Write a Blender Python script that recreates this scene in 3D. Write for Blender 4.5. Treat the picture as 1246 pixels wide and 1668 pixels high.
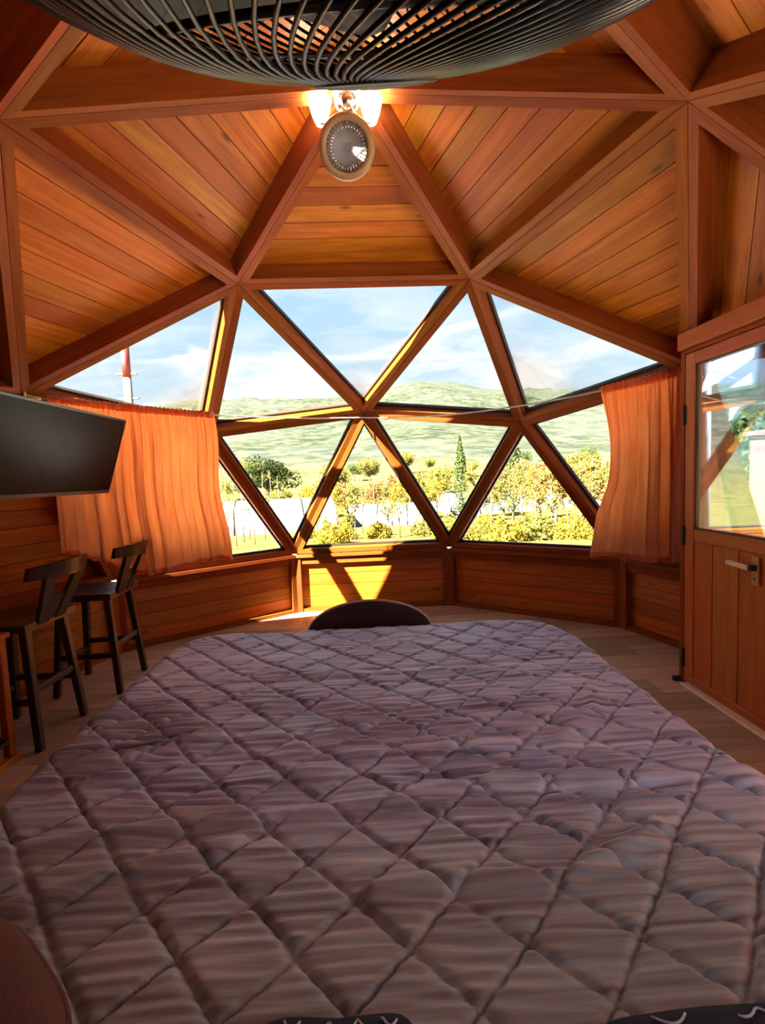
import bpy, math, random
import numpy as np
from mathutils import Vector, Matrix, noise as mnoise

random.seed(7)
RNG = np.random.default_rng(7)
SC = bpy.context.scene
COL = SC.collection
RAD = math.radians
for o in list(bpy.data.objects):
    bpy.data.objects.remove(o, do_unlink=True)

# ------------------------------------------------------------------ camera
CAM_POS = Vector((0.02605, -2.2671, 1.3204))
YAW, PITCH, ROLL, FPX = 0.02284, -0.07547, -0.04172, 768.0
def cam_axes():
    f = Vector((math.sin(YAW)*math.cos(PITCH), math.cos(YAW)*math.cos(PITCH), math.sin(PITCH)))
    r = Vector((math.cos(YAW), -math.sin(YAW), 0)); u = r.cross(f)
    c, s = math.cos(ROLL), math.sin(ROLL)
    return (c*r + s*u), (-s*r + c*u), f
CR, CU, CF = cam_axes()
cam = bpy.data.cameras.new('camera')
cam.sensor_fit = 'HORIZONTAL'; cam.sensor_width = 36.0; cam.lens = 36.0*FPX/1246.0
cam.clip_start = 0.02; cam.clip_end = 5000
camo = bpy.data.objects.new('camera', cam); COL.objects.link(camo)
camo.matrix_world = Matrix(((CR.x, CU.x, -CF.x, CAM_POS.x), (CR.y, CU.y, -CF.y, CAM_POS.y), (CR.z, CU.z, -CF.z, CAM_POS.z), (0, 0, 0, 1)))
SC.camera = camo

# ------------------------------------------------------------------ colour management
SC.view_settings.view_transform = 'Standard'
SC.view_settings.look = 'None'
SC.view_settings.gamma = 1.0
SC.view_settings.use_curve_mapping = False
SC.view_settings.exposure = 1.25
SC.cycles.diffuse_bounces = 5
SC.cycles.max_bounces = 10
SC.cycles.transparent_max_bounces = 12
SC.cycles.caustics_reflective = False
SC.cycles.caustics_refractive = False

# ------------------------------------------------------------------ node helper
class NT:
    def __init__(self, tree):
        self.t = tree; tree.nodes.clear()
    def n(self, kind, **kw):
        nd = self.t.nodes.new(kind)
        for k, v in kw.items():
            if k.startswith('i_'):
                nd.inputs[k[2:].replace('_', ' ')].default_value = v
            else:
                setattr(nd, k, v)
        return nd
    def l(self, a, b):
        self.t.links.new(a, b)
    def math(self, op, a, b=None, clamp=False):
        nd = self.t.nodes.new('ShaderNodeMath'); nd.operation = op; nd.use_clamp = clamp
        for i, x in enumerate((a, b)):
            if x is None: continue
            if isinstance(x, (int, float)): nd.inputs[i].default_value = x
            else: self.l(x, nd.inputs[i])
        return nd.outputs[0]
    def mix(self, fac, a, b, blend='MIX'):
        nd = self.t.nodes.new('ShaderNodeMix'); nd.data_type = 'RGBA'; nd.blend_type = blend
        for i, x in ((0, fac), (6, a), (7, b)):
            if isinstance(x, (int, float)): nd.inputs[i].default_value = x
            elif isinstance(x, tuple): nd.inputs[i].default_value = (*x[:3], 1)
            else: self.l(x, nd.inputs[i])
        return nd.outputs[2]
    def ramp(self, fac, stops):
        nd = self.t.nodes.new('ShaderNodeValToRGB')
        el = nd.color_ramp.elements
        while len(el) < len(stops): el.new(0.5)
        for e, (p, c) in zip(el, stops):
            e.position = p; e.color = (*c, 1) if len(c) == 3 else c
        self.l(fac, nd.inputs[0])
        return nd.outputs[0]
    def noise(self, vec, scale, detail=4, rough=0.5, dist=0.0):
        nd = self.t.nodes.new('ShaderNodeTexNoise')
        nd.inputs['Scale'].default_value = scale; nd.inputs['Detail'].default_value = detail
        nd.inputs['Roughness'].default_value = rough; nd.inputs['Distortion'].default_value = dist
        if vec is not None: self.l(vec, nd.inputs['Vector'])
        return nd.outputs['Fac']
    def mapping(self, vec, scale=(1, 1, 1), loc=(0, 0, 0)):
        nd = self.t.nodes.new('ShaderNodeMapping')
        nd.inputs['Scale'].default_value = scale; nd.inputs['Location'].default_value = loc
        self.l(vec, nd.inputs['Vector'])
        return nd.outputs[0]

# ------------------------------------------------------------------ world: pale blue sky, bright cloud bank low down, two vapour trails
def px_ray(x, y):
    return (CR*((x-623)/FPX) + CU*((834-y)/FPX) + CF).normalized()
world = bpy.data.worlds.new('sky'); SC.world = world; world.use_nodes = True
w = NT(world.node_tree)
tc = w.n('ShaderNodeTexCoord')
sep = w.n('ShaderNodeSeparateXYZ'); w.l(tc.outputs['Generated'], sep.inputs[0])
elev = sep.outputs['Z']
base = w.ramp(elev, [(0.0, (0.72, 0.80, 0.84)), (0.16, (0.56, 0.70, 0.80)), (0.34, (0.42, 0.62, 0.80)), (1.0, (0.26, 0.46, 0.74))])
# wispy high cloud
hz_ = w.math('ADD', elev, 0.25)
cu = w.n('ShaderNodeCombineXYZ')
w.l(w.math('DIVIDE', sep.outputs['X'], hz_), cu.inputs[0]); w.l(w.math('DIVIDE', sep.outputs['Y'], hz_), cu.inputs[1])
wisp = w.noise(w.mapping(cu.outputs[0], (1.0, 2.2, 1)), 2.2, 8, 0.62, 0.6)
wf = w.ramp(wisp, [(0.42, (0, 0, 0)), (0.72, (0.75, 0.75, 0.75))])
sky = w.mix(wf, base, (0.82, 0.86, 0.88))
# cumulus bank near the horizon
cn = w.noise(w.mapping(tc.outputs['Generated'], (1, 1, 2.2)), 5.5, 7, 0.55, 0.25)
cband = w.ramp(elev, [(0.14, (1, 1, 1)), (0.21, (0.75, 0.75, 0.75)), (0.27, (0, 0, 0))])
cval = w.math('ADD', cn, w.math('MULTIPLY', cband, 0.24))
cf = w.ramp(cval, [(0.60, (0, 0, 0)), (0.74, (1, 1, 1))])
cshade = w.ramp(w.noise(w.mapping(tc.outputs['Generated'], (1, 1, 2.4)), 11, 5, 0.6), [(0.3, (0.78, 0.79, 0.80)), (0.62, (1.0, 0.97, 0.93))])
sky = w.mix(cf, sky, cshade)
# vapour trails: narrow bands about great circles, seen in front of the dome only
def trail(sky, p0, p1, width, strength, seed):
    a, b = px_ray(*p0), px_ray(*p1)
    nrm = a.cross(b).normalized(); mid = ((a+b)/2).normalized(); half = (a-mid).length*1.0
    dp = w.n('ShaderNodeVectorMath', operation='DOT_PRODUCT'); w.l(tc.outputs['Generated'], dp.inputs[0]); dp.inputs[1].default_value = nrm
    ds = w.n('ShaderNodeVectorMath', operation='DISTANCE'); w.l(tc.outputs['Generated'], ds.inputs[0]); ds.inputs[1].default_value = mid
    wob = w.math('MULTIPLY', w.math('SUBTRACT', w.noise(tc.outputs['Generated'], 9+seed, 4), 0.5), 0.010)
    d = w.math('ABSOLUTE', w.math('ADD', dp.outputs['Value'], wob))
    f = w.math('SUBTRACT', 1.0, w.math('DIVIDE', d, width), clamp=True)
    e = w.math('MULTIPLY', w.math('SUBTRACT', half, ds.outputs['Value']), 6.0, clamp=True)
    f = w.math('MULTIPLY', w.math('MULTIPLY', f, e), strength)
    return w.mix(f, sky, (0.97, 0.98, 1.0))
sky = trail(sky, (150, 590), (900, 576), 0.006, 0.9, 0)
sky = trail(sky, (520, 600), (930, 480), 0.012, 0.8, 3)
bg = w.n('ShaderNodeBackground', i_Strength=0.57); w.l(sky, bg.inputs['Color'])
wo = w.n('ShaderNodeOutputWorld'); w.l(bg.outputs[0], wo.inputs['Surface'])

# ------------------------------------------------------------------ sun (from behind and to the left, entering above the drawn curtain)
SUN_AZ, SUN_EL = RAD(-130), RAD(39.0)
sl = bpy.data.lights.new('sun', 'SUN'); sl.energy = 50.0; sl.color = (1.0, 0.90, 0.74); sl.angle = RAD(0.55)
so = bpy.data.objects.new('sun', sl); COL.objects.link(so)
sdir = Vector((math.sin(SUN_AZ)*math.cos(SUN_EL), math.cos(SUN_AZ)*math.cos(SUN_EL), math.sin(SUN_EL)))
so.rotation_euler = sdir.to_track_quat('Z', 'Y').to_euler(); so.location = sdir*30

# ------------------------------------------------------------------ object helpers
def tag(o, label=None, cat=None, group=None, kind=None):
    if label: o['label'] = label
    if cat: o['category'] = cat
    if group: o['group'] = group
    if kind: o['kind'] = kind
    return o
def wmat(o):
    m = o.matrix_basis.copy(); q = o.parent
    while q is not None:
        m = q.matrix_basis @ m; q = q.parent
    return m
def empty(name, loc=(0, 0, 0), rz=0.0, parent=None):
    o = bpy.data.objects.new(name, None); COL.objects.link(o)
    o.empty_display_size = 0.1
    o.location = loc; o.rotation_euler = (0, 0, rz)
    if parent: o.parent = parent
    return o
def link(name, me, parent=None, M=None):
    """M is the wanted world matrix."""
    o = bpy.data.objects.new(name, me); COL.objects.link(o)
    if parent is not None:
        o.parent = parent
        o.matrix_basis = wmat(parent).inverted() @ (M if M is not None else wmat(parent))
    elif M is not None:
        o.matrix_basis = M
    return o
def new_mesh(name, verts, faces, mat, smooth=False):
    me = bpy.data.meshes.new(name)
    me.from_pydata([tuple(v) for v in verts], [], faces)
    me.materials.append(mat)
    if smooth:
        me.polygons.foreach_set('use_smooth', [True]*len(me.polygons))
    me.update()
    return me
def fix_normals(me):
    import bmesh
    bm = bmesh.new(); bm.from_mesh(me); bmesh.ops.recalc_face_normals(bm, faces=bm.faces); bm.to_mesh(me); bm.free()
def frame(o, ex, ez):
    ex = Vector(ex).normalized(); ez = Vector(ez); ez = (ez - ex*ez.dot(ex)).normalized(); ey = ez.cross(ex)
    o = Vector(o)
    return Matrix(((ex.x, ey.x, ez.x, o.x), (ex.y, ey.y, ez.y, o.y), (ex.z, ey.z, ez.z, o.z), (0, 0, 0, 1)))
def local_obj(name, wverts, faces, ex, ez, mat, parent, smooth=False):
    """World-space vertices, stored in a frame whose X runs along the grain."""
    c = sum((Vector(v) for v in wverts), Vector())/len(wverts)
    M = frame(c, ex, ez); Mi = M.inverted()
    me = new_mesh(name, [Mi @ Vector(v) for v in wverts], faces, mat, smooth); fix_normals(me)
    return link(name, me, parent, M)
HEXF = [(0, 1, 2, 3), (7, 6, 5, 4), (0, 4, 5, 1), (1, 5, 6, 2), (2, 6, 7, 3), (3, 7, 4, 0)]
def hexa(name, p8, ex, ez, mat, parent):
    return local_obj(name, p8, HEXF, ex, ez, mat, parent)
def box_verts(x0, x1, y0, y1, z0, z1):
    return [Vector(v) for v in ((x0, y0, z0), (x1, y0, z0), (x1, y1, z0), (x0, y1, z0), (x0, y0, z1), (x1, y0, z1), (x1, y1, z1), (x0, y1, z1))]
def box(name, x0, x1, y0, y1, z0, z1, mat, parent, grain=None, bev=0.004):
    """Axis-aligned board in world space, with a small chamfer; grain = 'x','y','z' or the longest side."""
    import bmesh
    d = (x1-x0, y1-y0, z1-z0)
    g = 'xyz'.index(grain) if grain else d.index(max(d))
    ex = Vector((0, 0, 0)); ex[g] = 1
    ez = Vector((0, 0, 1)) if g != 2 else Vector((1, 0, 0))
    o = local_obj(name, box_verts(x0, x1, y0, y1, z0, z1), HEXF, ex, ez, mat, parent)
    if bev:
        bm = bmesh.new(); bm.from_mesh(o.data)
        bmesh.ops.bevel(bm, geom=list(bm.edges), offset=min(bev, min(d)*0.3), segments=1, affect='EDGES')
        bm.to_mesh(o.data); bm.free()
    return o
def bar(name, a, b, wd, th, mat, parent, up=(0, 0, 1), taper=1.0, bev=0.004):
    """Square bar from a to b (world), wd across, th along 'up'."""
    import bmesh
    a, b = Vector(a), Vector(b); ex = (b-a).normalized(); up = Vector(up)
    ez = (up - ex*up.dot(ex)).normalized(); ey = ez.cross(ex)
    p = []
    for q, s in ((a, 1.0), (b, taper)):
        p.append([q + ey*(sy*wd*s/2) + ez*(sz*th*s/2) for sy, sz in ((-1, -1), (1, -1), (1, 1), (-1, 1))])
    o = hexa(name, p[0]+p[1], ex, ez, mat, parent)
    if bev:
        bm = bmesh.new(); bm.from_mesh(o.data)
        bmesh.ops.bevel(bm, geom=list(bm.edges), offset=bev, segments=1, affect='EDGES')
        bm.to_mesh(o.data); bm.free()
    return o
def tube_data(pts, r, seg=6, closed=False):
    pts = [Vector(p) for p in pts]; n = len(pts); V = []; F = []
    rr = r if isinstance(r, (list, tuple)) else [r]*n
    prev = None
    for i, p in enumerate(pts):
        t = (pts[(i+1) % n] - pts[i-1]) if (closed or 0 < i < n-1) else (pts[1]-pts[0] if i == 0 else pts[-1]-pts[-2])
        t.normalize()
        ref = prev if prev is not None else (Vector((0, 0, 1)) if abs(t.z) < 0.9 else Vector((1, 0, 0)))
        u = (ref - t*ref.dot(t)).normalized(); v = t.cross(u); prev = u
        for k in range(seg):
            a = 2*math.pi*k/seg
            V.append(p + (u*math.cos(a) + v*math.sin(a))*rr[i])
    m = n if closed else n-1
    for i in range(m):
        j = (i+1) % n
        for k in range(seg):
            k2 = (k+1) % seg
            F.append((i*seg+k, i*seg+k2, j*seg+k2, j*seg+k))
    if not closed:
        F.append(tuple(range(seg))[::-1]); F.append(tuple((n-1)*seg+k for k in range(seg)))
    return V, F
def tube(name, pts, r, mat, parent, seg=8, closed=False):
    V, F = tube_data(pts, r, seg, closed)
    me = new_mesh(name, V, F, mat, True); fix_normals(me)
    if parent is None: return link(name, me)
    return link(name, me, parent, Matrix.Identity(4))
def lathe(name, prof, mat, parent, M, seg=32, smooth=True):
    """prof: list of (radius, z) in the local frame M."""
    V = []; F = []; n = len(prof)
    for k in range(seg):
        a = 2*math.pi*k/seg
        for r, z in prof: V.append((r*math.cos(a), r*math.sin(a), z))
    for k in range(seg):
        k2 = (k+1) % seg
        for i in range(n-1):
            F.append((k*n+i, k2*n+i, k2*n+i+1, k*n+i+1))
    me = new_mesh(name, V, F, mat, smooth)
    import bmesh
    bm = bmesh.new(); bm.from_mesh(me); bmesh.ops.remove_doubles(bm, verts=bm.verts, dist=1e-5)
    bmesh.ops.recalc_face_normals(bm, faces=bm.faces); bm.to_mesh(me); bm.free()
    return link(name, me, parent, M)
def clip2(poly, a, b, c):
    """Keep a*x+b*y<=c of a convex polygon."""
    out = []
    for i in range(len(poly)):
        p, q = poly[i-1], poly[i]
        dp, dq = a*p[0]+b*p[1]-c, a*q[0]+b*q[1]-c
        if (dp <= 0) != (dq <= 0):
            t = dp/(dp-dq); out.append((p[0]+t*(q[0]-p[0]), p[1]+t*(q[1]-p[1])))
        if dq <= 0: out.append(q)
    return out
def poly_area(p):
    return 0.5*sum(p[i-1][0]*p[i][1]-p[i][0]*p[i-1][1] for i in range(len(p)))
def slab(name, poly, M, z0, z1, mat, parent):
    """Prism over a 2D polygon in the frame M, recentred on its middle (grain along M's X)."""
    if poly_area(poly) < 0: poly = poly[::-1]
    cx = sum(p[0] for p in poly)/len(poly); cy = sum(p[1] for p in poly)/len(poly)
    n = len(poly)
    V = [(x-cx, y-cy, z0) for x, y in poly] + [(x-cx, y-cy, z1) for x, y in poly]
    F = [tuple(range(n))[::-1], tuple(range(n, 2*n))] + [(i, (i+1) % n, n+(i+1) % n, n+i) for i in range(n)]
    me = new_mesh(name, V, F, mat)
    return link(name, me, parent, M @ Matrix.Translation((cx, cy, 0)))

# ------------------------------------------------------------------ materials
MATS = {}
def material(name):
    m = bpy.data.materials.new(name); m.use_nodes = True
    MATS[name] = m
    return m, NT(m.node_tree)
def finish(t, bsdf):
    o = t.n('ShaderNodeOutputMaterial'); t.l(bsdf, o.inputs['Surface'])
def plain(name, col, rough=0.5, metal=0.0, spec=0.5, bump=None):
    m, t = material(name)
    b = t.n('ShaderNodeBsdfPrincipled'); b.inputs['Roughness'].default_value = rough; b.inputs['Metallic'].default_value = metal
    b.inputs['Specular IOR Level'].default_value = spec
    tcx = t.n('ShaderNodeTexCoord')
    nz = t.noise(tcx.outputs['Object'], 14, 3)
    dk = tuple(c*0.88 for c in col); lt = tuple(min(1, c*1.1) for c in col)
    t.l(t.ramp(nz, [(0.3, dk), (0.7, lt)]), b.inputs['Base Color'])
    if bump:
        bp = t.n('ShaderNodeBump', i_Strength=bump[1], i_Distance=0.01)
        t.l(t.noise(tcx.outputs['Object'], bump[0], 4), bp.inputs['Height']); t.l(bp.outputs[0], b.inputs['Normal'])
    finish(t, b.outputs[0]); return m
def wood(name, dark, mid, light, rough=0.45, var=(0.72, 1.18), scale=1.0, knots=True, spec=0.4, hue=None):
    m, t = material(name)
    tcx = t.n('ShaderNodeTexCoord'); oi = t.n('ShaderNodeObjectInfo')
    off = t.n('ShaderNodeVectorMath', operation='ADD')
    cmb = t.n('ShaderNodeCombineXYZ')
    t.l(t.math('MULTIPLY', oi.outputs['Random'], 37.0), cmb.inputs[0]); t.l(t.math('MULTIPLY', oi.outputs['Random'], 91.0), cmb.inputs[1])
    t.l(tcx.outputs['Object'], off.inputs[0]); t.l(cmb.outputs[0], off.inputs[1])
    v = off.outputs[0]
    g1 = t.noise(t.mapping(v, (1.1*scale, 16*scale, 16*scale)), 1.6, 6, 0.6, 0.7)
    g2 = t.noise(t.mapping(v, (3*scale, 95*scale, 95*scale)), 1.5, 3, 0.6)
    gg = t.math('ADD', t.math('MULTIPLY', g1, 0.75), t.math('MULTIPLY', g2, 0.25))
    col = t.ramp(gg, [(0.30, dark), (0.50, mid), (0.68, light)])
    if knots:
        vo = t.n('ShaderNodeTexVoronoi'); vo.inputs['Scale'].default_value = 1.0
        t.l(t.mapping(v, (2.4*scale, 8*scale, 8*scale)), vo.inputs['Vector'])
        kf = t.ramp(vo.outputs['Distance'], [(0.045, (1, 1, 1)), (0.13, (0, 0, 0))])
        col = t.mix(t.math('MULTIPLY', kf, 0.75), col, tuple(c*0.22 for c in dark))
    val = t.n('ShaderNodeMapRange', i_To_Min=var[0], i_To_Max=var[1]); t.l(oi.outputs['Random'], val.inputs['Value'])
    hsv = t.n('ShaderNodeHueSaturation'); t.l(col, hsv.inputs['Color']); t.l(val.outputs[0], hsv.inputs['Value'])
    hr = t.n('ShaderNodeMapRange', i_To_Min=0.488, i_To_Max=0.510)
    t.l(t.math('FRACT', t.math('MULTIPLY', oi.outputs['Random'], 7.31)), hr.inputs['Value']); t.l(hr.outputs[0], hsv.inputs['Hue'])
    b = t.n('ShaderNodeBsdfPrincipled'); b.inputs['Roughness'].default_value = rough; b.inputs['Specular IOR Level'].default_value = spec
    t.l(hsv.outputs[0], b.inputs['Base Color'])
    bp = t.n('ShaderNodeBump', i_Strength=0.15, i_Distance=0.003); t.l(gg, bp.inputs['Height']); t.l(bp.outputs[0], b.inputs['Normal'])
    finish(t, b.outputs[0]); return m

M_CEIL = wood('pine_boards', (0.3037, 0.0713, 0.0049), (0.4795, 0.1305, 0.0090), (0.5914, 0.1909, 0.0163), rough=0.55, spec=0.2, var=(0.68, 1.15))
M_RAIL = wood('frame_timber', (0.1782, 0.0388, 0.0046), (0.2574, 0.0607, 0.0078), (0.3168, 0.0880, 0.0129), rough=0.62, spec=0.15, var=(0.85, 1.1), knots=False)
M_WALL = wood('wall_boards', (0.3197, 0.0764, 0.0057), (0.4795, 0.1305, 0.0098), (0.5914, 0.1909, 0.0171), var=(0.8, 1.1))
M_DOOR = wood('door_timber', (0.3357, 0.0795, 0.0061), (0.4555, 0.1177, 0.0090), (0.5275, 0.1527, 0.0139), var=(0.9, 1.05), knots=False)
M_BACK = plain('backing_board', (0.05, 0.018, 0.008), 0.9)
M_BEAD = plain('dark_glazing_bead', (0.03, 0.016, 0.010), 0.6)
M_DARKWOOD = wood('dark_stained_wood', (0.020, 0.008, 0.004), (0.040, 0.015, 0.007), (0.075, 0.03, 0.014), 0.35, (0.85, 1.1), knots=False)
M_FLOOR = wood('floor_boards', (0.38, 0.255, 0.15), (0.54, 0.375, 0.225), (0.66, 0.48, 0.31), 0.38, (0.62, 1.15), 0.8, knots=False)
M_BLACK = plain('black_plastic', (0.008, 0.008, 0.009), 0.38)
M_BLACKMETAL = plain('black_wire', (0.012, 0.012, 0.013), 0.28, 0.0, 0.6)
M_CHROME = plain('brushed_chrome', (0.72, 0.72, 0.70), 0.22, 1.0)
M_STEELDARK = plain('dark_steel', (0.05, 0.045, 0.04), 0.4, 0.8)
M_REFL = plain('pale_reflector', (0.70, 0.71, 0.74), 0.5, 0.0)
M_BEIGE = plain('beige_ring', (0.46, 0.28, 0.12), 0.4)
M_EDGE = plain('pale_edge_wood', (0.50, 0.36, 0.27), 0.35)  # colour of the sunlit rim painted along the footboard arch
M_IVORY = plain('ivory_plastic', (0.80, 0.66, 0.42), 0.35)
M_CORD = plain('pale_cord', (0.62, 0.58, 0.52), 0.5)
M_SCREEN = plain('tv_screen', (0.010, 0.010, 0.010), 0.28, 0.0, 0.035)
M_MATTRESS = plain('mattress_fabric', (0.55, 0.52, 0.50), 0.9)
M_NAVY = plain('navy_cloth', (0.012, 0.018, 0.036), 0.9, bump=(300, 0.4))
M_WHITETHREAD = plain('white_thread', (0.62, 0.62, 0.66), 0.8)
M_BROWNCLOTH = plain('brown_cushion', (0.115, 0.036, 0.022), 0.75, bump=(180, 0.2))
M_PINK = plain('pink_plaster', (0.185, 0.070, 0.060), 0.85)
M_WHITESHEET = plain('white_greenhouse_film', (0.1089, 0.1089, 0.1254), 0.6)
M_MASTWHITE = plain('mast_white', (0.1320, 0.1353, 0.1386), 0.5)
M_MASTRED = plain('mast_red', (0.1650, 0.0145, 0.0099), 0.5)
M_BARK = plain('grey_bark', (0.16, 0.12, 0.09), 0.9)

def glass_mat(name, refl, tint, rtint=(1, 1, 1), rough=0.0):
    m, t = material(name)
    tr = t.n('ShaderNodeBsdfTransparent'); tr.inputs['Color'].default_value = (*tint, 1)
    gl = t.n('ShaderNodeBsdfGlossy'); gl.inputs['Color'].default_value = (*rtint, 1); gl.inputs['Roughness'].default_value = rough
    fr = t.n('ShaderNodeFresnel', i_IOR=1.45)
    fac = t.math('ADD', t.math('MULTIPLY', fr.outputs[0], 0.4), refl, clamp=True)
    mx = t.n('ShaderNodeMixShader'); t.l(fac, mx.inputs[0]); t.l(tr.outputs[0], mx.inputs[1]); t.l(gl.outputs[0], mx.inputs[2])
    finish(t, mx.outputs[0]); return m
M_GLASS = glass_mat('window_glass', 0.0, (0.97, 0.985, 0.98))
M_DOORGLASS = glass_mat('reflective_door_glass', 0.29, (0.92, 0.96, 0.98), (0.62, 0.88, 1.12))
M_CLEAR = glass_mat('clear_lamp_glass', 0.18, (0.90, 0.92, 0.92), (1, 1, 1), 0.08)

def cloth_translucent(name, c1, c2, trans, front=1.0):
    m, t = material(name)
    tcx = t.n('ShaderNodeTexCoord')
    wv = t.noise(t.mapping(tcx.outputs['Object'], (1, 1, 0.15)), 40, 3)
    col = t.ramp(wv, [(0.3, c1), (0.7, c2)])
    df = t.n('ShaderNodeBsdfDiffuse'); tl = t.n('ShaderNodeBsdfTranslucent'); mx = t.n('ShaderNodeMixShader'); mx.inputs[0].default_value = trans
    gs = t.n('ShaderNodeBsdfGlossy'); gs.inputs['Roughness'].default_value = 0.45
    m2 = t.n('ShaderNodeMixShader'); m2.inputs[0].default_value = 0.07
    t.l(t.mix(1.0, col, (front, front, front), 'MULTIPLY'), df.inputs[0]); t.l(col, tl.inputs[0]); t.l(df.outputs[0], mx.inputs[1]); t.l(tl.outputs[0], mx.inputs[2])
    t.l(mx.outputs[0], m2.inputs[1]); t.l(gs.outputs[0], m2.inputs[2])
    finish(t, m2.outputs[0]); return m
M_CURTAIN = cloth_translucent('orange_curtain_cloth', (0.80, 0.190, 0.045), (0.92, 0.27, 0.075), 0.66, 0.62)

M_BLIND = cloth_translucent('cream_blind_cloth', (0.0990, 0.0957, 0.0924), (0.1188, 0.1155, 0.1122), 0.14)  # cloth for the unseen blinds added as sunlit diffusers

def foliage(name, dk, lt, trans=0.35):
    m, t = material(name)
    geo = t.n('ShaderNodeNewGeometry')
    col = t.ramp(geo.outputs['Random Per Island'], [(0.0, dk), (1.0, lt)])
    df = t.n('ShaderNodeBsdfDiffuse'); tl = t.n('ShaderNodeBsdfTranslucent'); mx = t.n('ShaderNodeMixShader'); mx.inputs[0].default_value = trans
    t.l(col, df.inputs[0]); t.l(col, tl.inputs[0]); t.l(df.outputs[0], mx.inputs[1]); t.l(tl.outputs[0], mx.inputs[2])
    finish(t, mx.outputs[0]); return m
M_GOLD = foliage('golden_leaves', (0.1381, 0.0987, 0.0104), (0.2589, 0.2111, 0.0349))
M_GOLDG = foliage('yellow_green_leaves', (0.0926, 0.0891, 0.0158), (0.1912, 0.1783, 0.0439))
M_RUST = foliage('rust_leaves', (0.1640, 0.0846, 0.0300), (0.2186, 0.1356, 0.0482))
M_GREEN = foliage('cypress_leaves', (0.0383, 0.0620, 0.0165), (0.0950, 0.1234, 0.0429))
M_DKGREEN = foliage('dark_green_leaves', (0.0132, 0.0231, 0.0066), (0.0455, 0.0568, 0.0191))

# lit lamp glass
m, t = material('lit_bulb'); e = t.n('ShaderNodeEmission', i_Strength=14.0); e.inputs['Color'].default_value = (1.0, 0.90, 0.78, 1); finish(t, e.outputs[0]); M_BULB = m
m, t = material('frosted_shade')
df = t.n('ShaderNodeBsdfDiffuse'); df.inputs[0].default_value = (0.85, 0.82, 0.78, 1); tl = t.n('ShaderNodeBsdfTranslucent'); tl.inputs[0].default_value = (0.95, 0.90, 0.82, 1)
mx = t.n('ShaderNodeMixShader'); mx.inputs[0].default_value = 0.7; t.l(df.outputs[0], mx.inputs[1]); t.l(tl.outputs[0], mx.inputs[2]); finish(t, mx.outputs[0]); M_FROST = m

# ------------------------------------------------------------------ dome geometry: hubs (inner faces) of a two-frequency timber dome on a knee wall
H0 = 0.5885
HUB = {
 'apex': (0.024, -0.001, 3.049), 'r36': (0.772, 1.085, 2.652), 'r-36': (-0.818, 1.087, 2.669), 'r108': (1.279, -0.415, 2.678), 'r-108': (-1.269, -0.415, 2.671),
 'r180': (0, -1.343, 2.672), 'i36': (1.346, 1.827, 1.736), 'i-36': (-1.332, 1.830, 1.750), 'i108': (2.147, -0.698, 1.732), 'i-108': (-2.147, -0.698, 1.732),
 'i180': (0, -2.275, 1.732), 'm0': (-0.010, 2.136, 1.913), 'm72': (2.031, 0.660, 1.908), 'm-72': (-2.041, 0.660, 1.901), 'm144': (1.255, -1.728, 1.908), 'm-144': (-1.255, -1.728, 1.908),
 'e18': (0.778, 2.377, H0), 'e-18': (-0.752, 2.381, H0), 'e54': (2.032, 1.468, H0), 'e-54': (-2.023, 1.469, H0), 'e90': (2.5, 0, H0), 'e-90': (-2.5, 0, H0),
 'e126': (2.023, -1.469, H0), 'e-126': (-2.023, -1.469, H0), 'e162': (0.773, -2.40, H0), 'e-162': (-0.773, -2.40, H0)}
HUB['e75'] = (2.341, 0.500, H0)      # where the knee wall ends at the entrance
HUB = {k: Vector(v) for k, v in HUB.items()}
CEN = Vector((0, 0, H0))
RW, RD = 0.045, 0.10     # rail face width, rail depth

def rails(tri, parent, mat=M_RAIL, name='frame_rail', beads=False, RD=0.10):
    P = [HUB[k] for k in tri]
    n = (P[1]-P[0]).cross(P[2]-P[0]).normalized()
    c = (P[0]+P[1]+P[2])/3
    if n.dot(CEN-c) < 0:
        P = [P[0], P[2], P[1]]; n = -n
    rad = [(p-CEN).normalized() for p in P]
    def inset(d, off):
        """corner points of the triangle pulled in by d along its plane and pushed out by off"""
        out = []
        for i in range(3):
            a = (P[i-1]-P[i]).normalized(); b = (P[(i+1) % 3]-P[i]).normalized()
            s = math.sqrt(max(1e-9, (1-a.dot(b))/2)); out.append(P[i] + (a+b).normalized()*(d/s) - n*off)
        return out
    I0 = inset(RW, 0.0); I1 = inset(RW, RD)
    O0 = inset(0.0015, 0.0); O1 = [P[i] + rad[i]*(RD/max(0.5, rad[i].dot(-n))) for i in range(3)]
    for i in range(3):
        j = (i+1) % 3
        hexa(name, [O0[i], O0[j], I0[j], I0[i], O1[i], O1[j], I1[j], I1[i]], P[j]-P[i], n, mat, parent)
    if beads:
        B0 = inset(RW-0.001, 0.060); B1 = inset(RW+0.016, 0.060); B2 = inset(RW-0.001, 0.092); B3 = inset(RW+0.016, 0.092)
        for i in range(3):
            j = (i+1) % 3
            hexa('glazing_bead', [B0[i], B0[j], B1[j], B1[i], B2[i], B2[j], B3[j], B3[i]], P[j]-P[i], n, M_BEAD, parent)
    return P, n, inset

def triangle_frame(P, n, edge):
    """Local frame with X along a chosen edge of the triangle."""
    a, b = edge
    return frame(sum(P, Vector())/3, b-a, n)

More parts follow.
